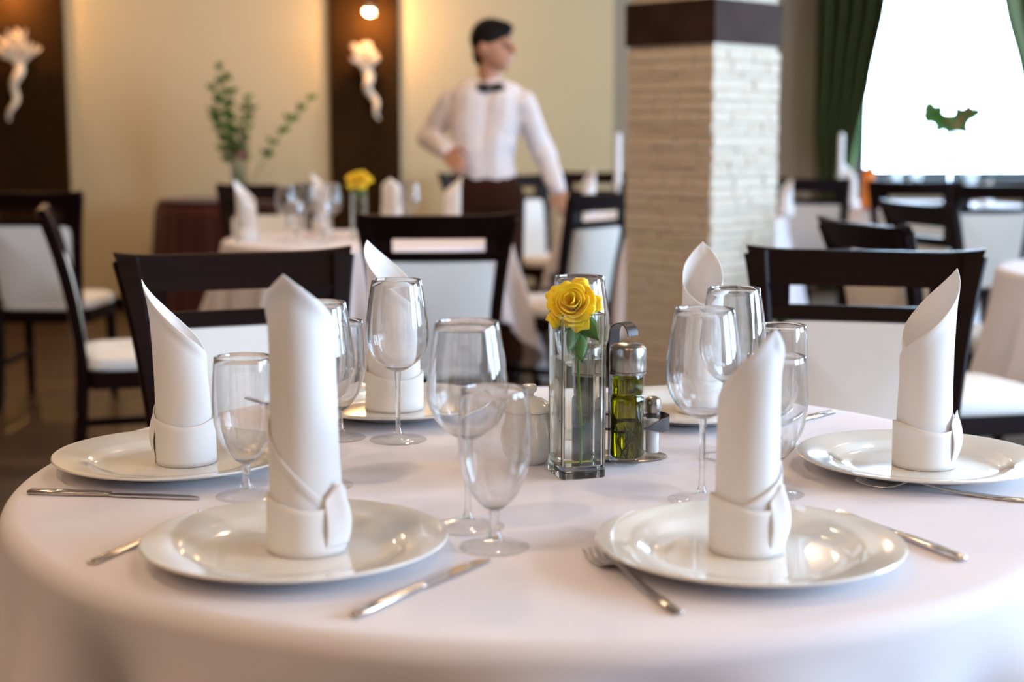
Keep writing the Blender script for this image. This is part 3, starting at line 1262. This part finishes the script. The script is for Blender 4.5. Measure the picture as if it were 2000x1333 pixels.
# ------------------------------------------------------------ sugar bowl
sp = at(1034, 902, GZ)
sb = thing('sugar_bowl', 'small white porcelain sugar bowl with lid beside the rose vase', 'sugar bowl', (sp.x, sp.y, GZ))
body = [(0, .001), (.020, .001), (.022, 0), (.024, .002), (.029, .008), (.0355, .020), (.0375, .032), (.0355, .046), (.031, .058), (.030, .064), (.031, .068), (.029, .068), (.028, .062), (.033, .045), (.035, .032), (.030, .012), (0, .006)]
BM().lathe(body, 64).done('bowl', M['porcelain'], sb)
BM().lathe([(0, .066), (.028, .066), (.028, .0685), (.032, .0688), (.0325, .071), (.028, .077), (.018, .084), (.008, .087), (.0055, .089), (.0055, .0915), (.0095, .095), (.0105, .099), (.0085, .103), (0, .1045)], 64).done('lid', M['porcelain'], sb)

# ------------------------------------------------------------ cruet set
cp = at(1216, 893, GZ)
cr = thing('cruet_stand', 'dark steel cruet stand with curved handle right of the rose vase', 'cruet stand', (cp.x, cp.y, GZ))
# base plate is oval
c = BM().lathe([(0, 0), (.058, 0), (.060, .0015), (.058, .003), (0, .003)], 64)
for v in c.b.verts:
    v.co.x *= 1.0
    v.co.y *= .62
c.done('base_plate', M['steel'], cr)
# centre strip rising behind the bottles and curling at the top
ctr = []
for k in range(9):
    ctr.append((0.004, .012, .003 + .150 * k / 8))
for k in range(1, 13):
    a = PI * k / 12
    ctr.append((.004 + .015 - .015 * math.cos(a) - .0, .012, .153 + .016 * math.sin(a) * (1 if k < 8 else 1)))
ca, sa = math.cos(R(-38)), math.sin(R(-38))
ctr = [((x - .004) * ca - .0 * sa - .012, (x - .004) * sa + .012, z * 1.07) for x, y, z in ctr]
BM().bar(ctr, .024, .0014, (ca, sa, 0.01)).done('handle', M['dark_steel'], cr, angle=40)
# retaining band round the bottles
pts = []
for k in range(61):
    a = 2 * PI * k / 60
    pts.append(((.058 + .003 * math.cos(3 * a)) * math.cos(a), .034 * math.sin(a), .048 + .004 * math.sin(a)))
g = BM()
rows = []
for p in pts[:-1]:
    n = Vector((p[0] / .058, p[1] / .034, 0)).normalized()
    w = .0016 if p[0] < .03 else .0016 + .0075 * min(1, (p[0] - .03) / .02)
    rows.append([g.b.verts.new(Vector(p) + n * o_ + Vector((0, 0, z))) for o_, z in ((0, -w), (.001, -w), (.001, w), (0, w))])
for i in range(60):
    a, b_ = rows[i], rows[(i + 1) % 60]
    for k in range(4):
        g.b.faces.new([a[k], a[(k + 1) % 4], b_[(k + 1) % 4], b_[k]])
g.done('retaining_band', M['dark_steel'], cr, angle=40)


def bottle(loc, label, fill, name='oil_bottle', cat='bottle', shell='foot_glass'):
    t = thing(name, label, cat, loc)
    ro = .0240
    q = 1.07

    def Z(prof):
        return [(r_, z_ * q) for r_, z_ in prof]
    out = [(0, .0005), (.021, 0), (.0235, .0015), (ro, .005), (ro, .076), (.0236, .081), (.0222, .0835), (.0215, .085), (.0222, .0865), (.0222, .109), (.0210, .112)]
    inn = [(.0190, .112), (.0200, .108), (.0200, .0865), (.0192, .085), (.0200, .0835), (.0213, .081), (ro - .0022, .076), (ro - .0022, .009), (.019, .006), (0, .006)]
    BM().lathe(Z(out + inn), 64).done('glass_body', M[shell], t, angle=50)
    f = [(0, .0063), (.0187, .0063), (ro - .0025, .0093), (ro - .0025, .0757), (.0210, .0807), (.0197, .0833), (.0189, .085), (.0197, .0867), (.0197, .104), (0, .104)]
    BM().lathe(Z(f), 48).done('liquid', fill, t, angle=50)
    BM().lathe(Z([(0, .1125), (.0232, .1125), (.0238, .1135), (.0238, .139), (.0225, .1425), (.018, .1455), (.010, .1475), (0, .148)]), 64).done('cap', M['steel'], t, angle=30)
    BM().lathe(Z([(0.0225, .1095), (.0240, .1095), (.0240, .1122), (0.0225, .1122)]), 48, closed=True).done('collar', M['steel'], t)
    return t


bz = GZ + .0033
op_ = at(1224, 902, bz)
bottle((op_.x, op_.y, bz), 'round glass bottle of green olive oil with steel cap in the cruet stand', M['oil'])
hb = thing('herb_sprig', 'dark herb sprig steeped inside the green olive oil bottle', 'herb', (op_.x, op_.y, bz + .0066))
for i in range(7):
    rr = random.Random(i)
    a = rr.uniform(0, 6.28)
    p = [Vector((.010 * math.cos(a), .010 * math.sin(a), .002))]
    for k in range(6):
        p.append(p[-1] + Vector((rr.uniform(-.004, .004), rr.uniform(-.004, .004), .007)))
    BM().tube(p, [.0008] * 6 + [.0003], 5).done('twig', M['leaf'], hb)
vg = Vector((op_.x - .052, op_.y + .004, bz))
bottle(vg, 'dark vinegar bottle with steel cap behind the rose vase', M['vinegar'], 'vinegar_bottle', shell='vinegar')
ss = at(1271, 893, bz)
sh = thing('salt_shaker', 'small glass salt shaker with steel cap beside the olive oil bottle', 'salt shaker', (ss.x + .002, ss.y + .004, bz))
BM().lathe([(0, .0005), (.0095, 0), (.0110, .002), (.0110, .055), (.0100, .060), (.0085, .060), (.0092, .054), (.0092, .006), (0, .005)], 40).done('glass_body', M['foot_glass'], sh, angle=50)
BM().lathe([(0, .0053), (.0088, .0063), (.0088, .050), (0, .052)], 32).done('salt', M['salt'], sh)
BM().lathe([(0, .0603), (.0108, .0603), (.0112, .0615), (.0112, .074), (.0100, .078), (.006, .0805), (0, .081)], 40).done('cap', M['steel'], sh, angle=30)


# ------------------------------------------------------------ cutlery
def outline(name, stations, m):
    """flat-ish ribbon body: stations (y, halfwidth, z, thickness)"""
    g = BM()
    rows = []
    for (y, w, z, t) in stations:
        c_ = min(w, t) * .3
        rows.append([g.b.verts.new(v) for v in ((-w + c_, y, z), (w - c_, y, z), (w, y, z + c_), (w, y, z + t - c_), (w - c_, y, z + t), (-w + c_, y, z + t), (-w, y, z + t - c_), (-w, y, z + c_))])
    for a, b_ in zip(rows, rows[1:]):
        for k in range(8):
            g.b.faces.new([a[k], a[(k + 1) % 8], b_[(k + 1) % 8], b_[k]])
    g.b.faces.new(rows[0][::-1])
    g.b.faces.new(rows[-1])
    return g


def make_knife():
    t = thing('table_knife', '', 'knife')
    outline('h', [(0, .0035, .0005, .004), (.002, .0058, 0, .0055), (.05, .0062, 0, .0062), (.085, .0050, .0005, .0055), (.098, .0040, .0010, .0045), (.104, .0045, .0010, .0045)], None).done('handle', M['cutlery'], t, angle=50)
    g = BM()
    rows = []
    for (y, x0, x1) in ((.104, -.0045, .0045), (.112, -.0070, .0060), (.130, -.0085, .0065), (.170, -.0090, .0065), (.195, -.0080, .0064), (.208, -.0045, .0060), (.214, .0020, .0050)):
        rows.append([g.b.verts.new(v) for v in ((x0, y, .0022), (x1, y, .0014), (x1, y, .0034), (x0, y, .0026))])
    for a, b_ in zip(rows, rows[1:]):
        for k in range(4):
            g.b.faces.new([a[k], a[(k + 1) % 4], b_[(k + 1) % 4], b_[k]])
    g.b.faces.new(rows[0])
    g.b.faces.new(rows[-1][::-1])
    g.done('blade', M['cutlery'], t, angle=30)
    return t


def make_fork():
    t = thing('table_fork', '', 'fork')
    outline('h', [(0, .0035, .0003, .0026), (.002, .0060, 0, .0032), (.04, .0055, 0, .0036), (.08, .0042, .0010, .0038), (.105, .0032, .004, .0034), (.125, .0031, .0085, .0030), (.138, .0045, .0095, .0024)], None).done('handle', M['cutlery'], t, angle=50)
    outline('s', [(.138, .0045, .0095, .0024), (.143, .0090, .0080, .0018), (.150, .0117, .0050, .0016), (.158, .0122, .0022, .0016), (.166, .0122, .0008, .0016)], None).done('head', M['cutlery'], t, angle=50)
    for i in range(4):
        x = -.0104 + i * .00693
        g = BM()
        g.bar([(x, .165, .0016), (x, .178, .0010), (x, .192, .0028), (x * 1.0, .203, .0070)], .0030, .0016, (0, 0, 1), ws=[.0034, .003, .0027, .0014])
        g.done('tine', M['cutlery'], t, angle=50)
    return t


knife, fork = Maker(make_knife()), Maker(make_fork())
CZ = TABLE + .0004


def lay(mk_, p_handle, p_dir, label, g):
    a = at(p_handle[0], p_handle[1], CZ)
    d = at(p_dir[0], p_dir[1], CZ) - a
    return mk_((a.x, a.y, CZ), math.atan2(d.y, d.x) - PI / 2, label, g)


gK, gF = 'knives on the front table', 'forks on the front table'
lay(knife, (55, 965), (403, 976), 'steel table knife lying in front of the far left plate', gK)
lay(knife, (690, 1209), (958, 1092), 'steel table knife to the right of the front left plate', gK)
lay(knife, (1883, 1098), (1773, 1056), 'steel knife with only its handle showing right of front right plate', gK)
lay(fork, (176, 1104), (268, 1066), 'steel fork handle showing left of the front left plate', gF)
lay(fork, (1326, 1203), (1125, 1062), 'steel fork with four tines left of the front right plate', gF)
lay(fork, (2010, 982), (1700, 948), 'steel fork in front of the plate at the right', gF)
lay(knife, (1627, 808), (1540, 830), 'steel knife behind the goblets on the far right of the front table', gK)
lay(fork, (482, 779), (560, 800), 'steel fork on the far left side of the front table behind a goblet', gF)
lay(knife, (950, 738 + 24), (978, 790), 'steel knife right of the far left plate, seen through a wine glass', gK)

# ------------------------------------------------------------ things on the other tables
T2 = TABLE + .0006
gN2, gW2 = 'napkins on the rose table', 'wine glasses on the rose table'


def bgnap(px, Y, H, tip, drop, sign, label, g, m='napkin', r=.036):
    x = (px - 1000) / FPX * (Y * .99 + .06)
    return napkin((x, Y, T2), H, r, tip, drop, sign, 0, label, g, fine=False, m=m)


bgnap(482, 5.98, .245, 160, .10, 1, 'white rolled napkin on the left side of the yellow rose table', gN2, r=.042)
bgnap(628, 6.42, .262, 160, .08, 1, 'white rolled napkin behind the glasses on the yellow rose table', gN2)
bgnap(765, 6.35, .245, -90, .08, 1, 'white rolled napkin right beside the yellow rose on the rear table', gN2, r=.046)
bgnap(884, 6.28, .255, 20, .08, -1, 'white rolled napkin in front of the waiter on the rose table', gN2)
def on(px, Y):
    return ((px - 1000) / FPX * (Y * .99 + .06), Y, T2)


for px, Y, lb in ((560, 5.95, 'blurred wine glass in front of the left chair on rose table, leftmost'), (600, 6.18, 'blurred wine glass second from the left on the rose table'),
                  (648, 6.05, 'blurred wine glass left of the rose vase on the rose table'), (800, 6.2, 'blurred wine glass right of the yellow rose on the rear table')):
    wine(on(px, Y), 0, lb, gW2)
for px, Y, lb in ((578, 5.80, 'blurred short goblet left of the rose vase on rose table'), (632, 5.85, 'blurred short goblet nearest the rose vase on rose table')):
    gob(on(px, Y), 0, lb, 'water goblets on the rose table')
rp = on(702, 6.1)
square_vase(rp, .3, 'square glass vase with yellow rose on the table behind', grp=None, h=.19)
rose((rp[0], rp[1], T2 + .0150), (rp[0], rp[1] - .01, T2 + .255), 'distant yellow rose in a vase on the table behind', size=.052, tilt=40)
gC3 = 'tall white candles'
cd_ = thing('candlestick', '', 'candle')
BM().lathe([(0, 0), (.05, 0), (.052, .004), (.02, .012), (.008, .03), (.008, .15), (.014, .17), (.024, .185), (.024, .195), (0, .195)], 32).done('holder', M['porcelain'], cd_)
BM().lathe([(0, .1955), (.016, .1955), (.015, .43), (.006, .437), (0, .437)], 24).done('candle', M['wax'], cd_)
BM().tube([(0, 0, .436), (.001, 0, .447)], .0012, 6).done('wick', M['black'], cd_)
cmk = Maker(cd_)
cmk(on(1206, 7.75), 0, 'tall white candle at the left edge of the stone column', gC3)
cmk(on(1640, 8.9), 0, 'tall white candle in front of the green curtain', gC3)
bgnap(1150, 7.95, .25, 40, .09, 1, 'white napkin on the table behind column, by the waiter\'s hand', 'napkins on the column table')
bgnap(1534, 7.75, .20, 40, .09, 1, 'white napkin peeking out right of the stone column', 'napkins on the column table')
bgnap(1660, 8.8, .26, 150, .09, 1, 'white napkin on window table beside the orange one', 'napkins on the window table')
bgnap(1694, 8.65, .27, 30, .07, 1, 'orange upright napkin on the table in front of the window', 'napkins on the window table', m='orange')
bgnap(1925, 9.0, .16, 30, .07, 1, 'white napkin on the window table behind the right back chair', 'napkins on the window table')
for px, Y, lb in ((1745, 8.85, 'blurred wine glass left of the stemmed flower vase'), (1785, 8.95, 'blurred wine glass just left of the stemmed flower vase foot'), (1895, 9.0, 'blurred wine glass right of the stemmed flower vase')):
    wine(on(px, Y), 0, lb, 'wine glasses on the window table')


def leafspray(t, base, d, L, w, name, m, n=9, seed=0, leaf=.05):
    rng = random.Random(seed)
    base, d = Vector(base), Vector(d).normalized()
    pts = [base + d * L * k / 8 + Vector((0, 0, -.10 * L * (k / 8) ** 2)) + Vector((.01 * math.sin(k), 0, 0)) for k in range(9)]
    g = BM().tube(pts, [.004] * 8 + [.001], 6)
    for i in range(n):
        k = 3 + int(5.9 * i / n)
        p = pts[k]
        a = rng.uniform(0, 6.28)
        dd = (d * .8 + Vector((math.cos(a), math.sin(a), .2)) * .8).normalized()
        sd = dd.cross(Vector((.3, 1, .1))).normalized()
        LL = leaf * rng.uniform(.7, 1.2)

        def f(u, v, p=p, dd=dd, sd=sd, LL=LL):
            return p + dd * LL * v + sd * (u - .5) * 2 * LL * w * math.sin(PI * v) + Vector((0, 0, -.01 * v * v))
        g.grid(f, 4, 6)
    g.done(name, m, t, angle=180)


# tall vase with greenery on the brown side table
vx, vy = -1.70, 9.2
tv = thing('tall_vase', 'tall clear glass vase on the brown draped side table', 'vase', (vx, vy, .7805))
prof = [(0, 0), (.045, 0), (.050, .004), (.048, .03), (.050, .15), (.060, .30), (.072, .40), (.069, .40), (.057, .30), (.047, .15), (.044, .03), (.04, .02), (0, .02)]
BM().lathe(prof, 48).done('vase_body', M['glass'], tv)
BM().lathe([(0, .0205), (.038, .0205), (.043, .032), (.0460, .15), (.0462, .16), (0, .16)], 32).done('water', M['water'], tv)
fa = thing('greenery_bouquet', 'tall green grassy bouquet with a pink flower in the tall vase', 'flowers', (vx, vy, .803))
for i, (dx, dz, L, sd) in enumerate(((-.14, 1, .88, 1), (-.20, 1, .74, 2), (-.06, 1, .80, 3), (.06, 1, .66, 4), (.60, .95, .80, 5), (-.26, 1, .60, 6), (.14, 1, .60, 7), (-.1, 1, .70, 8))):
    leafspray(fa, (dx * .02, 0, 0), (dx, .05 * math.sin(i), dz), L * .98, .20, 'stalk', M['leaf'], n=26, seed=sd, leaf=.075)
for k in range(6):
    a = k * 1.05
    pass
g = BM()
for k in range(14):
    a = k * 2.4
    rr = .022 * math.sqrt(k / 14)
    g.ball((.02 + rr * math.cos(a), -.01 + rr * math.sin(a), .25 + .012 * math.cos(k)), .014, (1, 1, .8), 10)
g.done('pink_bloom', M['pink'], fa)

# stemmed vase with flowers in front of the window
wx = on(1853, 9.1)
sv = thing('stemmed_vase', 'tall stemmed glass vase against the bright window', 'vase', (wx[0], wx[1], T2))
prof = [(0, 0), (.07, 0), (.072, .004), (.03, .012), (.008, .03), (.008, .22), (.014, .25), (.05, .29), (.062, .33), (.040, .37), (.024, .40), (.030, .44), (.027, .44), (.020, .40), (.036, .37), (.058, .33), (.046, .295), (.010, .262), (0, .258)]
BM().lathe(prof, 48).done('vase_body', M['glass'], sv)
fb = thing('flower_arrangement', 'red and green flowers in the stemmed vase before the window', 'flowers', (wx[0], wx[1], T2 + .27))
for i, (dx, L, sd) in enumerate(((-.55, .30, 1), (-.3, .26, 2), (.1, .22, 3), (.45, .27, 4), (-.8, .30, 5), (.65, .27, 6))):
    leafspray(fb, (0, 0, .08), (dx * .85, .05 * math.sin(i * 2), 1), L * 1.0, .42, 'stalk', M['leaf'], n=16, seed=sd, leaf=.075)
for i, (x, z) in enumerate(((.05, .25), (.10, .29), (-.03, .24), (.02, .21))):
    g = BM()
    for k in range(10):
        a = k * 2.4
        rr = .018 * math.sqrt(k / 10)
        g.ball((x + rr * math.cos(a), rr * math.sin(a), z + .006 * math.cos(k)), .018, (1, 1, .9), 8)
    g.done('red_bloom', M['red'], fb)


# ------------------------------------------------------------ curtains
def curtain(fn_in, fn_out, label, m, yb, seed, nw=5, z0=.02, z1=2.92, amp=.085):
    g = BM()

    def f(u, v):
        z = z0 + (z1 - z0) * v
        a, b_ = fn_out(z), fn_in(z)
        x = a + (b_ - a) * u
        y = yb + amp * math.sin(u * nw * 2 * PI + seed) * (.6 + .4 * abs(b_ - a)) + .012 * math.sin(u * 31 + z * 3)
        return Vector((x, y, z))
    g.grid(f, 160, 40)
    o = g.done('curtain', m, angle=180)
    tag(o, label, 'curtain', 'green curtains at the window')
    sd = o.modifiers.new('thick', 'SOLIDIFY')
    sd.thickness = .003
    return o


def lerp(tab):
    def f(z):
        for (a, x0), (b_, x1) in zip(tab, tab[1:]):
            if z <= b_:
                k = max(0, (z - a) / (b_ - a))
                k = k * k * (3 - 2 * k) * .5 + k * .5
                return x0 + (x1 - x0) * k
        return tab[-1][1]
    return f


curtain(lerp([(0, 2.50), (.75, 2.50), (.92, 2.54), (1.2, 2.60), (1.55, 2.68), (2.2, 2.79), (2.92, 3.25)]), lerp([(0, 2.34), (.8, 2.32), (1.2, 2.27), (3, 2.27)]), 'dark green curtain swept aside left of the bright window', M['curtain'], BACK - .34, 0)
curtain(lerp([(0, 4.10), (.9, 4.08), (1.2, 3.93), (1.55, 3.83), (2.2, 3.66), (2.92, 3.30)]), lerp([(0, 4.5), (3, 4.62)]), 'dark green curtain on the right side of the bright window', M['curtain'], BACK - .34, 2)
curtain(lerp([(0, 2.60), (.8, 2.60), (1.1, 2.66), (1.55, 2.72), (2.0, 2.72), (2.92, 2.9)]), lerp([(0, 2.40), (3, 2.40)]), 'light green lining curtain glowing at the left window edge', M['sheer'], BACK - .12, 1, nw=5, amp=.012)
rd = BM().tube([(2.1, BACK - .25, 2.94), (4.8, BACK - .25, 2.94)], .014, 16).done('curtain_rod', M['wood'])
tag(rd, 'dark wooden curtain rod over the bright window', 'curtain rod')


# ------------------------------------------------------------ lit coral ornaments and their spotlights
def coral(x, z, h, w, label, seed, bend):
    t = thing('coral_ornament', label, 'wall ornament', (x, CREAM - .036, z), 0, 'coral wall ornaments')
    rng = random.Random(seed)
    # twisted stem sweeping down
    BM().bar([(-.03, 0, -.02), (-.03, -.03, -.02), (-.03, -.06, 0)], .02, .012, (1, 0, 0)).done('wall_bracket', M['steel'], t)
    g = BM()
    pts, rs = [], []
    for k in range(24):
        u = k / 23
        pts.append((bend * (u ** 1.3) + .016 * math.sin(u * 12), -.07 + .014 * math.cos(u * 12), -.02 - h * .62 * u))
        rs.append(.030 * (1 - u) ** .8 * .8 + .010)
    g.tube(pts, rs, 12)
    g.done('twisted_stem', M['coral'], t)
    for i in range(24):
        a = -1.12 + 2.24 * i / 23 + rng.uniform(-.1, .1)
        L = h * .40 * rng.uniform(.55, 1.0) * (1.0 if abs(a) < .8 else .8)
        p = [Vector((0, -.07, -.02))]
        dy = rng.uniform(-.25, .12)
        for k in range(6):
            aa = a + .35 * math.sin(k * 1.2 + i)
            p.append(p[-1] + Vector((math.sin(aa) * w * 1.35 / h, dy, math.cos(aa))).normalized() * L / 6)
        g = BM().tube(p, [.016, .014, .013, .013, .012, .010, .004], 8)
        for q in (3, 4):
            d = Vector((rng.uniform(-1, 1), -.3, rng.uniform(.1, 1))).normalized()
            g.tube([p[q], p[q] + d * .035, p[q] + d * .06 + Vector((0, 0, .008))], [.009, .008, .003], 6)
        g.done('branch', M['coral'], t)


coral(-3.24, 1.66, .60, .40, 'glowing white coral ornament on the left brown wall panel', 4, -.07)
coral(-.96, 1.62, .52, .24, 'glowing white coral ornament on the narrow brown wall panel', 9, .09)


def spotlamp(x, z, label):
    t = thing('wall_spotlight', label, 'spotlight', (x, CREAM - .036, z), 0, 'wall spotlights')
    BM().box(-.03, .03, -.012, 0, -.03, .03, .003).done('wall_plate', M['steel'], t, smooth=False)
    BM().tube([(0, -.012, 0), (0, -.10, .02), (0, -.15, .005)], .006, 10).done('arm', M['steel'], t)
    BM().lathe([(.012, .05), (.034, .03), (.040, .0), (.037, .0), (.031, .028), (.010, .046)], 32, o=(0, -.16, -.01), closed=True).done('shade', M['steel'], t)
    BM().ball((0, -.16, -.012), .030, seg=20).done('bulb', M['bulb'], t)
    l = bpy.data.lights.new('spotlight', 'POINT')
    l.energy = 18
    l.color = (1, .50, .17)
    l.shadow_soft_size = .03
    o = bpy.data.objects.new('spotlight', l)
    C.objects.link(o)
    o.location = (x, CREAM - .036 - .16, z - .055)


spotlamp(-.925, 1.985, 'small bright round spotlight above the narrow panel ornament')
spotlamp(-3.28, 2.16, 'small spotlight above the left panel ornament')


# ------------------------------------------------------------ the waiter
def waiter():
    Y = 7.05
    k = FPX / (Y * .99)

    def P(px, py, dy=0.0):
        return atd(px, py, Y + dy)
    foot = P(945, 263 + 1.177 * k * 1.0)
    root = thing('person', 'waiter in white shirt and black bow tie, looking right, reaching to a chair', 'person', (-.13, Y, 0))
    o = Vector((-.13, Y, 0))

    def L(px, py, dy=0.0):
        return P(px, py, dy) - o
    head = L(966, 92, 0)
    neck = L(958, 152, .02)
    chest = L(950, 215, .02)
    belly = L(942, 290, .01)
    hip = L(948, 372, .02)
    shl, shr = L(880, 201, .03), L(1021, 203, .0)
    ell, elr = L(840, 268, .10), L(1058, 290, .05)
    wrl, wrr = L(872, 299, -.10), L(1091, 370, -.02)
    kneel = Vector((hip.x - .10, -.04, .50))
    kneer = Vector((hip.x + .10, .03, .50))
    ankl = Vector((hip.x - .12, .04, .09))
    ankr = Vector((hip.x + .12, .06, .09))
    hz = hip.z
    b = BM()
    # head, facing right and slightly towards the camera
    fd = Vector((.86, -.50, 0)).normalized()
    sd = Vector((.50, .86, 0)).normalized()
    up = Vector((0, 0, 1))
    b.ball(head + up * .012 - fd * .012, .094, (1, .92, 1.12), 24)
    b.ball(head - up * .045 + fd * .022, .068, (1, .9, 1.0), 20)
    b.ball(head - up * .088 + fd * .050, .030, (1, 1, .8), 12)
    b.bone(head + fd * .088 + up * .012, head + fd * .108 - up * .024, .009, .014)
    b.bone(head + fd * .082 - up * .052 - sd * .018, head + fd * .082 - up * .052 + sd * .018, .008, .008)
    b.bone(head + fd * .076 + up * .022 - sd * .04, head + fd * .084 + up * .026, .009, .009)
    b.bone(head + fd * .076 + up * .022 + sd * .04, head + fd * .084 + up * .026, .009, .009)
    for s_ in (-1, 1):
        b.ball(head + sd * s_ * .086 - up * .005 - fd * .012, .026, (.75, .5, 1.15), 12)
    b.bone(head - up * .06 - fd * .03, neck - up * .03, .055, .058)
    b.bone(neck - up * .04, chest, .050, .085)
    b.bone(shl, chest + up * .02, .045, .07)
    b.bone(shr, chest + up * .02, .045, .07)
    b.bone(chest, belly, .085, .085)
    b.bone(belly, hip, .085, .10)
    for s_, e_, w_ in ((shl, ell, wrl), (shr, elr, wrr)):
        b.bone(s_, e_, .052, .038)
        b.bone(e_, w_, .039, .026)
    for hx, kn, an in ((-.085, kneel, ankl), (.085, kneer, ankr)):
        hj = Vector((hip.x + hx, hip.y, hip.z - .04))
        b.bone(hj, kn, .09, .058)
        b.bone(kn, an, .056, .036)
        b.bone(Vector((an.x, an.y + .01, .045)), Vector((an.x + .02, an.y - .15, .035)), .036, .03)
    # hands: palm, four fingers, thumb
    for w_, e_, sgn in ((wrl, ell, 1), (wrr, elr, -1)):
        d = (w_ - e_).normalized()
        n = Vector((0, -1, 0))
        n = (n - d * n.dot(d)).normalized()
        s_ = d.cross(n) * sgn
        pc = w_ + d * .05
        for q in (-1, -.33, .33, 1):
            b.bone(w_ + d * .01 + s_ * q * .012, w_ + d * .088 + s_ * q * .030, .016, .011)
        for q, ln in zip((-1, -.33, .33, 1), (.060, .074, .080, .070)):
            a0 = w_ + d * .090 + s_ * q * .031
            a1 = a0 + (d * .85 - n * .45).normalized() * ln * .45
            a2 = a1 + (d * .45 - n * .85).normalized() * ln * .32
            a3 = a2 + (d * .1 - n).normalized() * ln * .25
            b.bone(a0, a1, .0095, .009)
            b.bone(a1, a2, .009, .0085)
            b.bone(a2, a3, .0085, .0075)
        t0 = w_ + d * .025 - s_ * .026
        t1 = t0 + (d * .6 - s_ * .7 - n * .2).normalized() * .042
        t2 = t1 + (d * .9 - s_ * .2 - n * .4).normalized() * .032
        b.bone(t0, t1, .013, .011)
        b.bone(t1, t2, .011, .009)
    body = b.done('body', M['skin'], root, angle=180)
    rm = body.modifiers.new('join', 'REMESH')
    rm.mode = 'VOXEL'
    rm.voxel_size = .006
    rm.use_smooth_shade = True
    # eyes and brows
    for s_ in (-1, 1):
        g = BM().ball(head + fd * .079 + sd * s_ * .033 + up * .006, .010, seg=12)
        g.done('eye', M['black'], root)
    # hair
    g = BM()
    g.ball(head + up * .040 - fd * .022, .099, (1, .96, .98), 24)
    g.ball(head + up * .085 + fd * .040, .046, (1.25, 1.15, .6), 16)
    g.ball(head + up * .070 - fd * .01, .085, (1.05, 1, .75), 16)
    g.ball(head - up * .02 - fd * .060, .070, (.8, 1.15, 1.15), 16)
    g.ball(head + up * .095 + fd * .055 - sd * .01, .030, (1.3, 1.2, .8), 12)
    for s_ in (-1, 1):
        g.ball(head + up * .03 - fd * .005 + sd * s_ * .062, .048, (1.0, .6, 1.0), 12)
    hr = g.done('hair', M['hair'], root, angle=180)
    # clear the face: carve with a remesh then keep
    rm = hr.modifiers.new('join', 'REMESH')
    rm.mode = 'VOXEL'
    rm.voxel_size = .007
    rm.use_smooth_shade = True
    # shirt
    s = BM()
    s.bone(neck - up * .052, chest + up * .05, .070, .10)
    s.bone(shl, shr, .062, .062)
    s.bone(chest + up * .03 - Vector((.07, 0, 0)), belly - Vector((.045, 0, 0)), .115, .108)
    s.bone(chest + up * .03 + Vector((.07, 0, 0)), belly + Vector((.045, 0, 0)), .115, .108)
    s.bone(belly - Vector((.04, 0, 0)), hip + up * .05 - Vector((.035, 0, 0)), .108, .108)
    s.bone(belly + Vector((.04, 0, 0)), hip + up * .05 + Vector((.035, 0, 0)), .108, .108)
    for s_, e_, w_ in ((shl, ell, wrl), (shr, elr, wrr)):
        s.bone(s_, e_, .063, .057)
        s.bone(e_, w_ - (w_ - e_) * .02, .060, .040)
    sh_ = s.done('shirt', M['shirt'], root, angle=180)
    rm = sh_.modifiers.new('join', 'REMESH')
    rm.mode = 'VOXEL'
    rm.voxel_size = .009
    rm.use_smooth_shade = True
    dp = sh_.modifiers.new('wrinkle', 'DISPLACE')
    tx = bpy.data.textures.new('wrinkle', 'CLOUDS')
    tx.noise_scale = .09
    dp.texture = tx
    dp.strength = .022
    dp.mid_level = .5
    # collar and placket
    g = BM()
    g.lathe([(.060, -.055), (.072, -.060), (.064, -.018), (.060, -.014), (.056, -.018)], 32, o=neck - up * .012, closed=True)
    g.done('collar', M['shirt'], root)
    # bow tie
    bc = neck + Vector((.0, -.088, -.050))
    g = BM()
    for s_ in (-1, 1):
        g.bone(bc + Vector((s_ * .008, 0, 0)), bc + Vector((s_ * .032, .004, 0)), .007, .027)
        g.bone(bc + Vector((s_ * .032, .004, 0)), bc + Vector((s_ * .046, .006, 0)), .027, .024)
    g.ball(bc - Vector((0, .006, 0)), .014, (1, .8, 1.1), 12)
    g.done('bow_tie', M['black'], root, angle=180)
    # trousers
    g = BM()
    g.bone(Vector((hip.x - .05, hip.y, hip.z - .005)), Vector((hip.x + .05, hip.y, hip.z - .005)), .125, .125)
    g.bone(Vector((hip.x - .06, hip.y, hip.z - .04)), Vector((hip.x + .06, hip.y, hip.z - .04)), .125, .125)
    for hx, kn, an in ((-.085, kneel, ankl), (.085, kneer, ankr)):
        hj = Vector((hip.x + hx, hip.y, hip.z - .04))
        g.bone(hj, kn, .108, .082)
        g.bone(kn, an + up * .02, .080, .068)
    tr = g.done('trousers', M['trouser'], root, angle=180)
    rm = tr.modifiers.new('join', 'REMESH')
    rm.mode = 'VOXEL'
    rm.voxel_size = .010
    rm.use_smooth_shade = True
    for an in (ankl, ankr):
        g = BM()
        g.bone(Vector((an.x, an.y + .02, .05)), Vector((an.x + .02, an.y - .17, .042)), .048, .040)
        for v in g.b.verts:
            v.co.z = max(v.co.z, .002)
        g.done('shoe', M['black'], root, angle=180)


waiter()

for o in list(S.objects):
    if o.get('label') == '':
        del o['label']
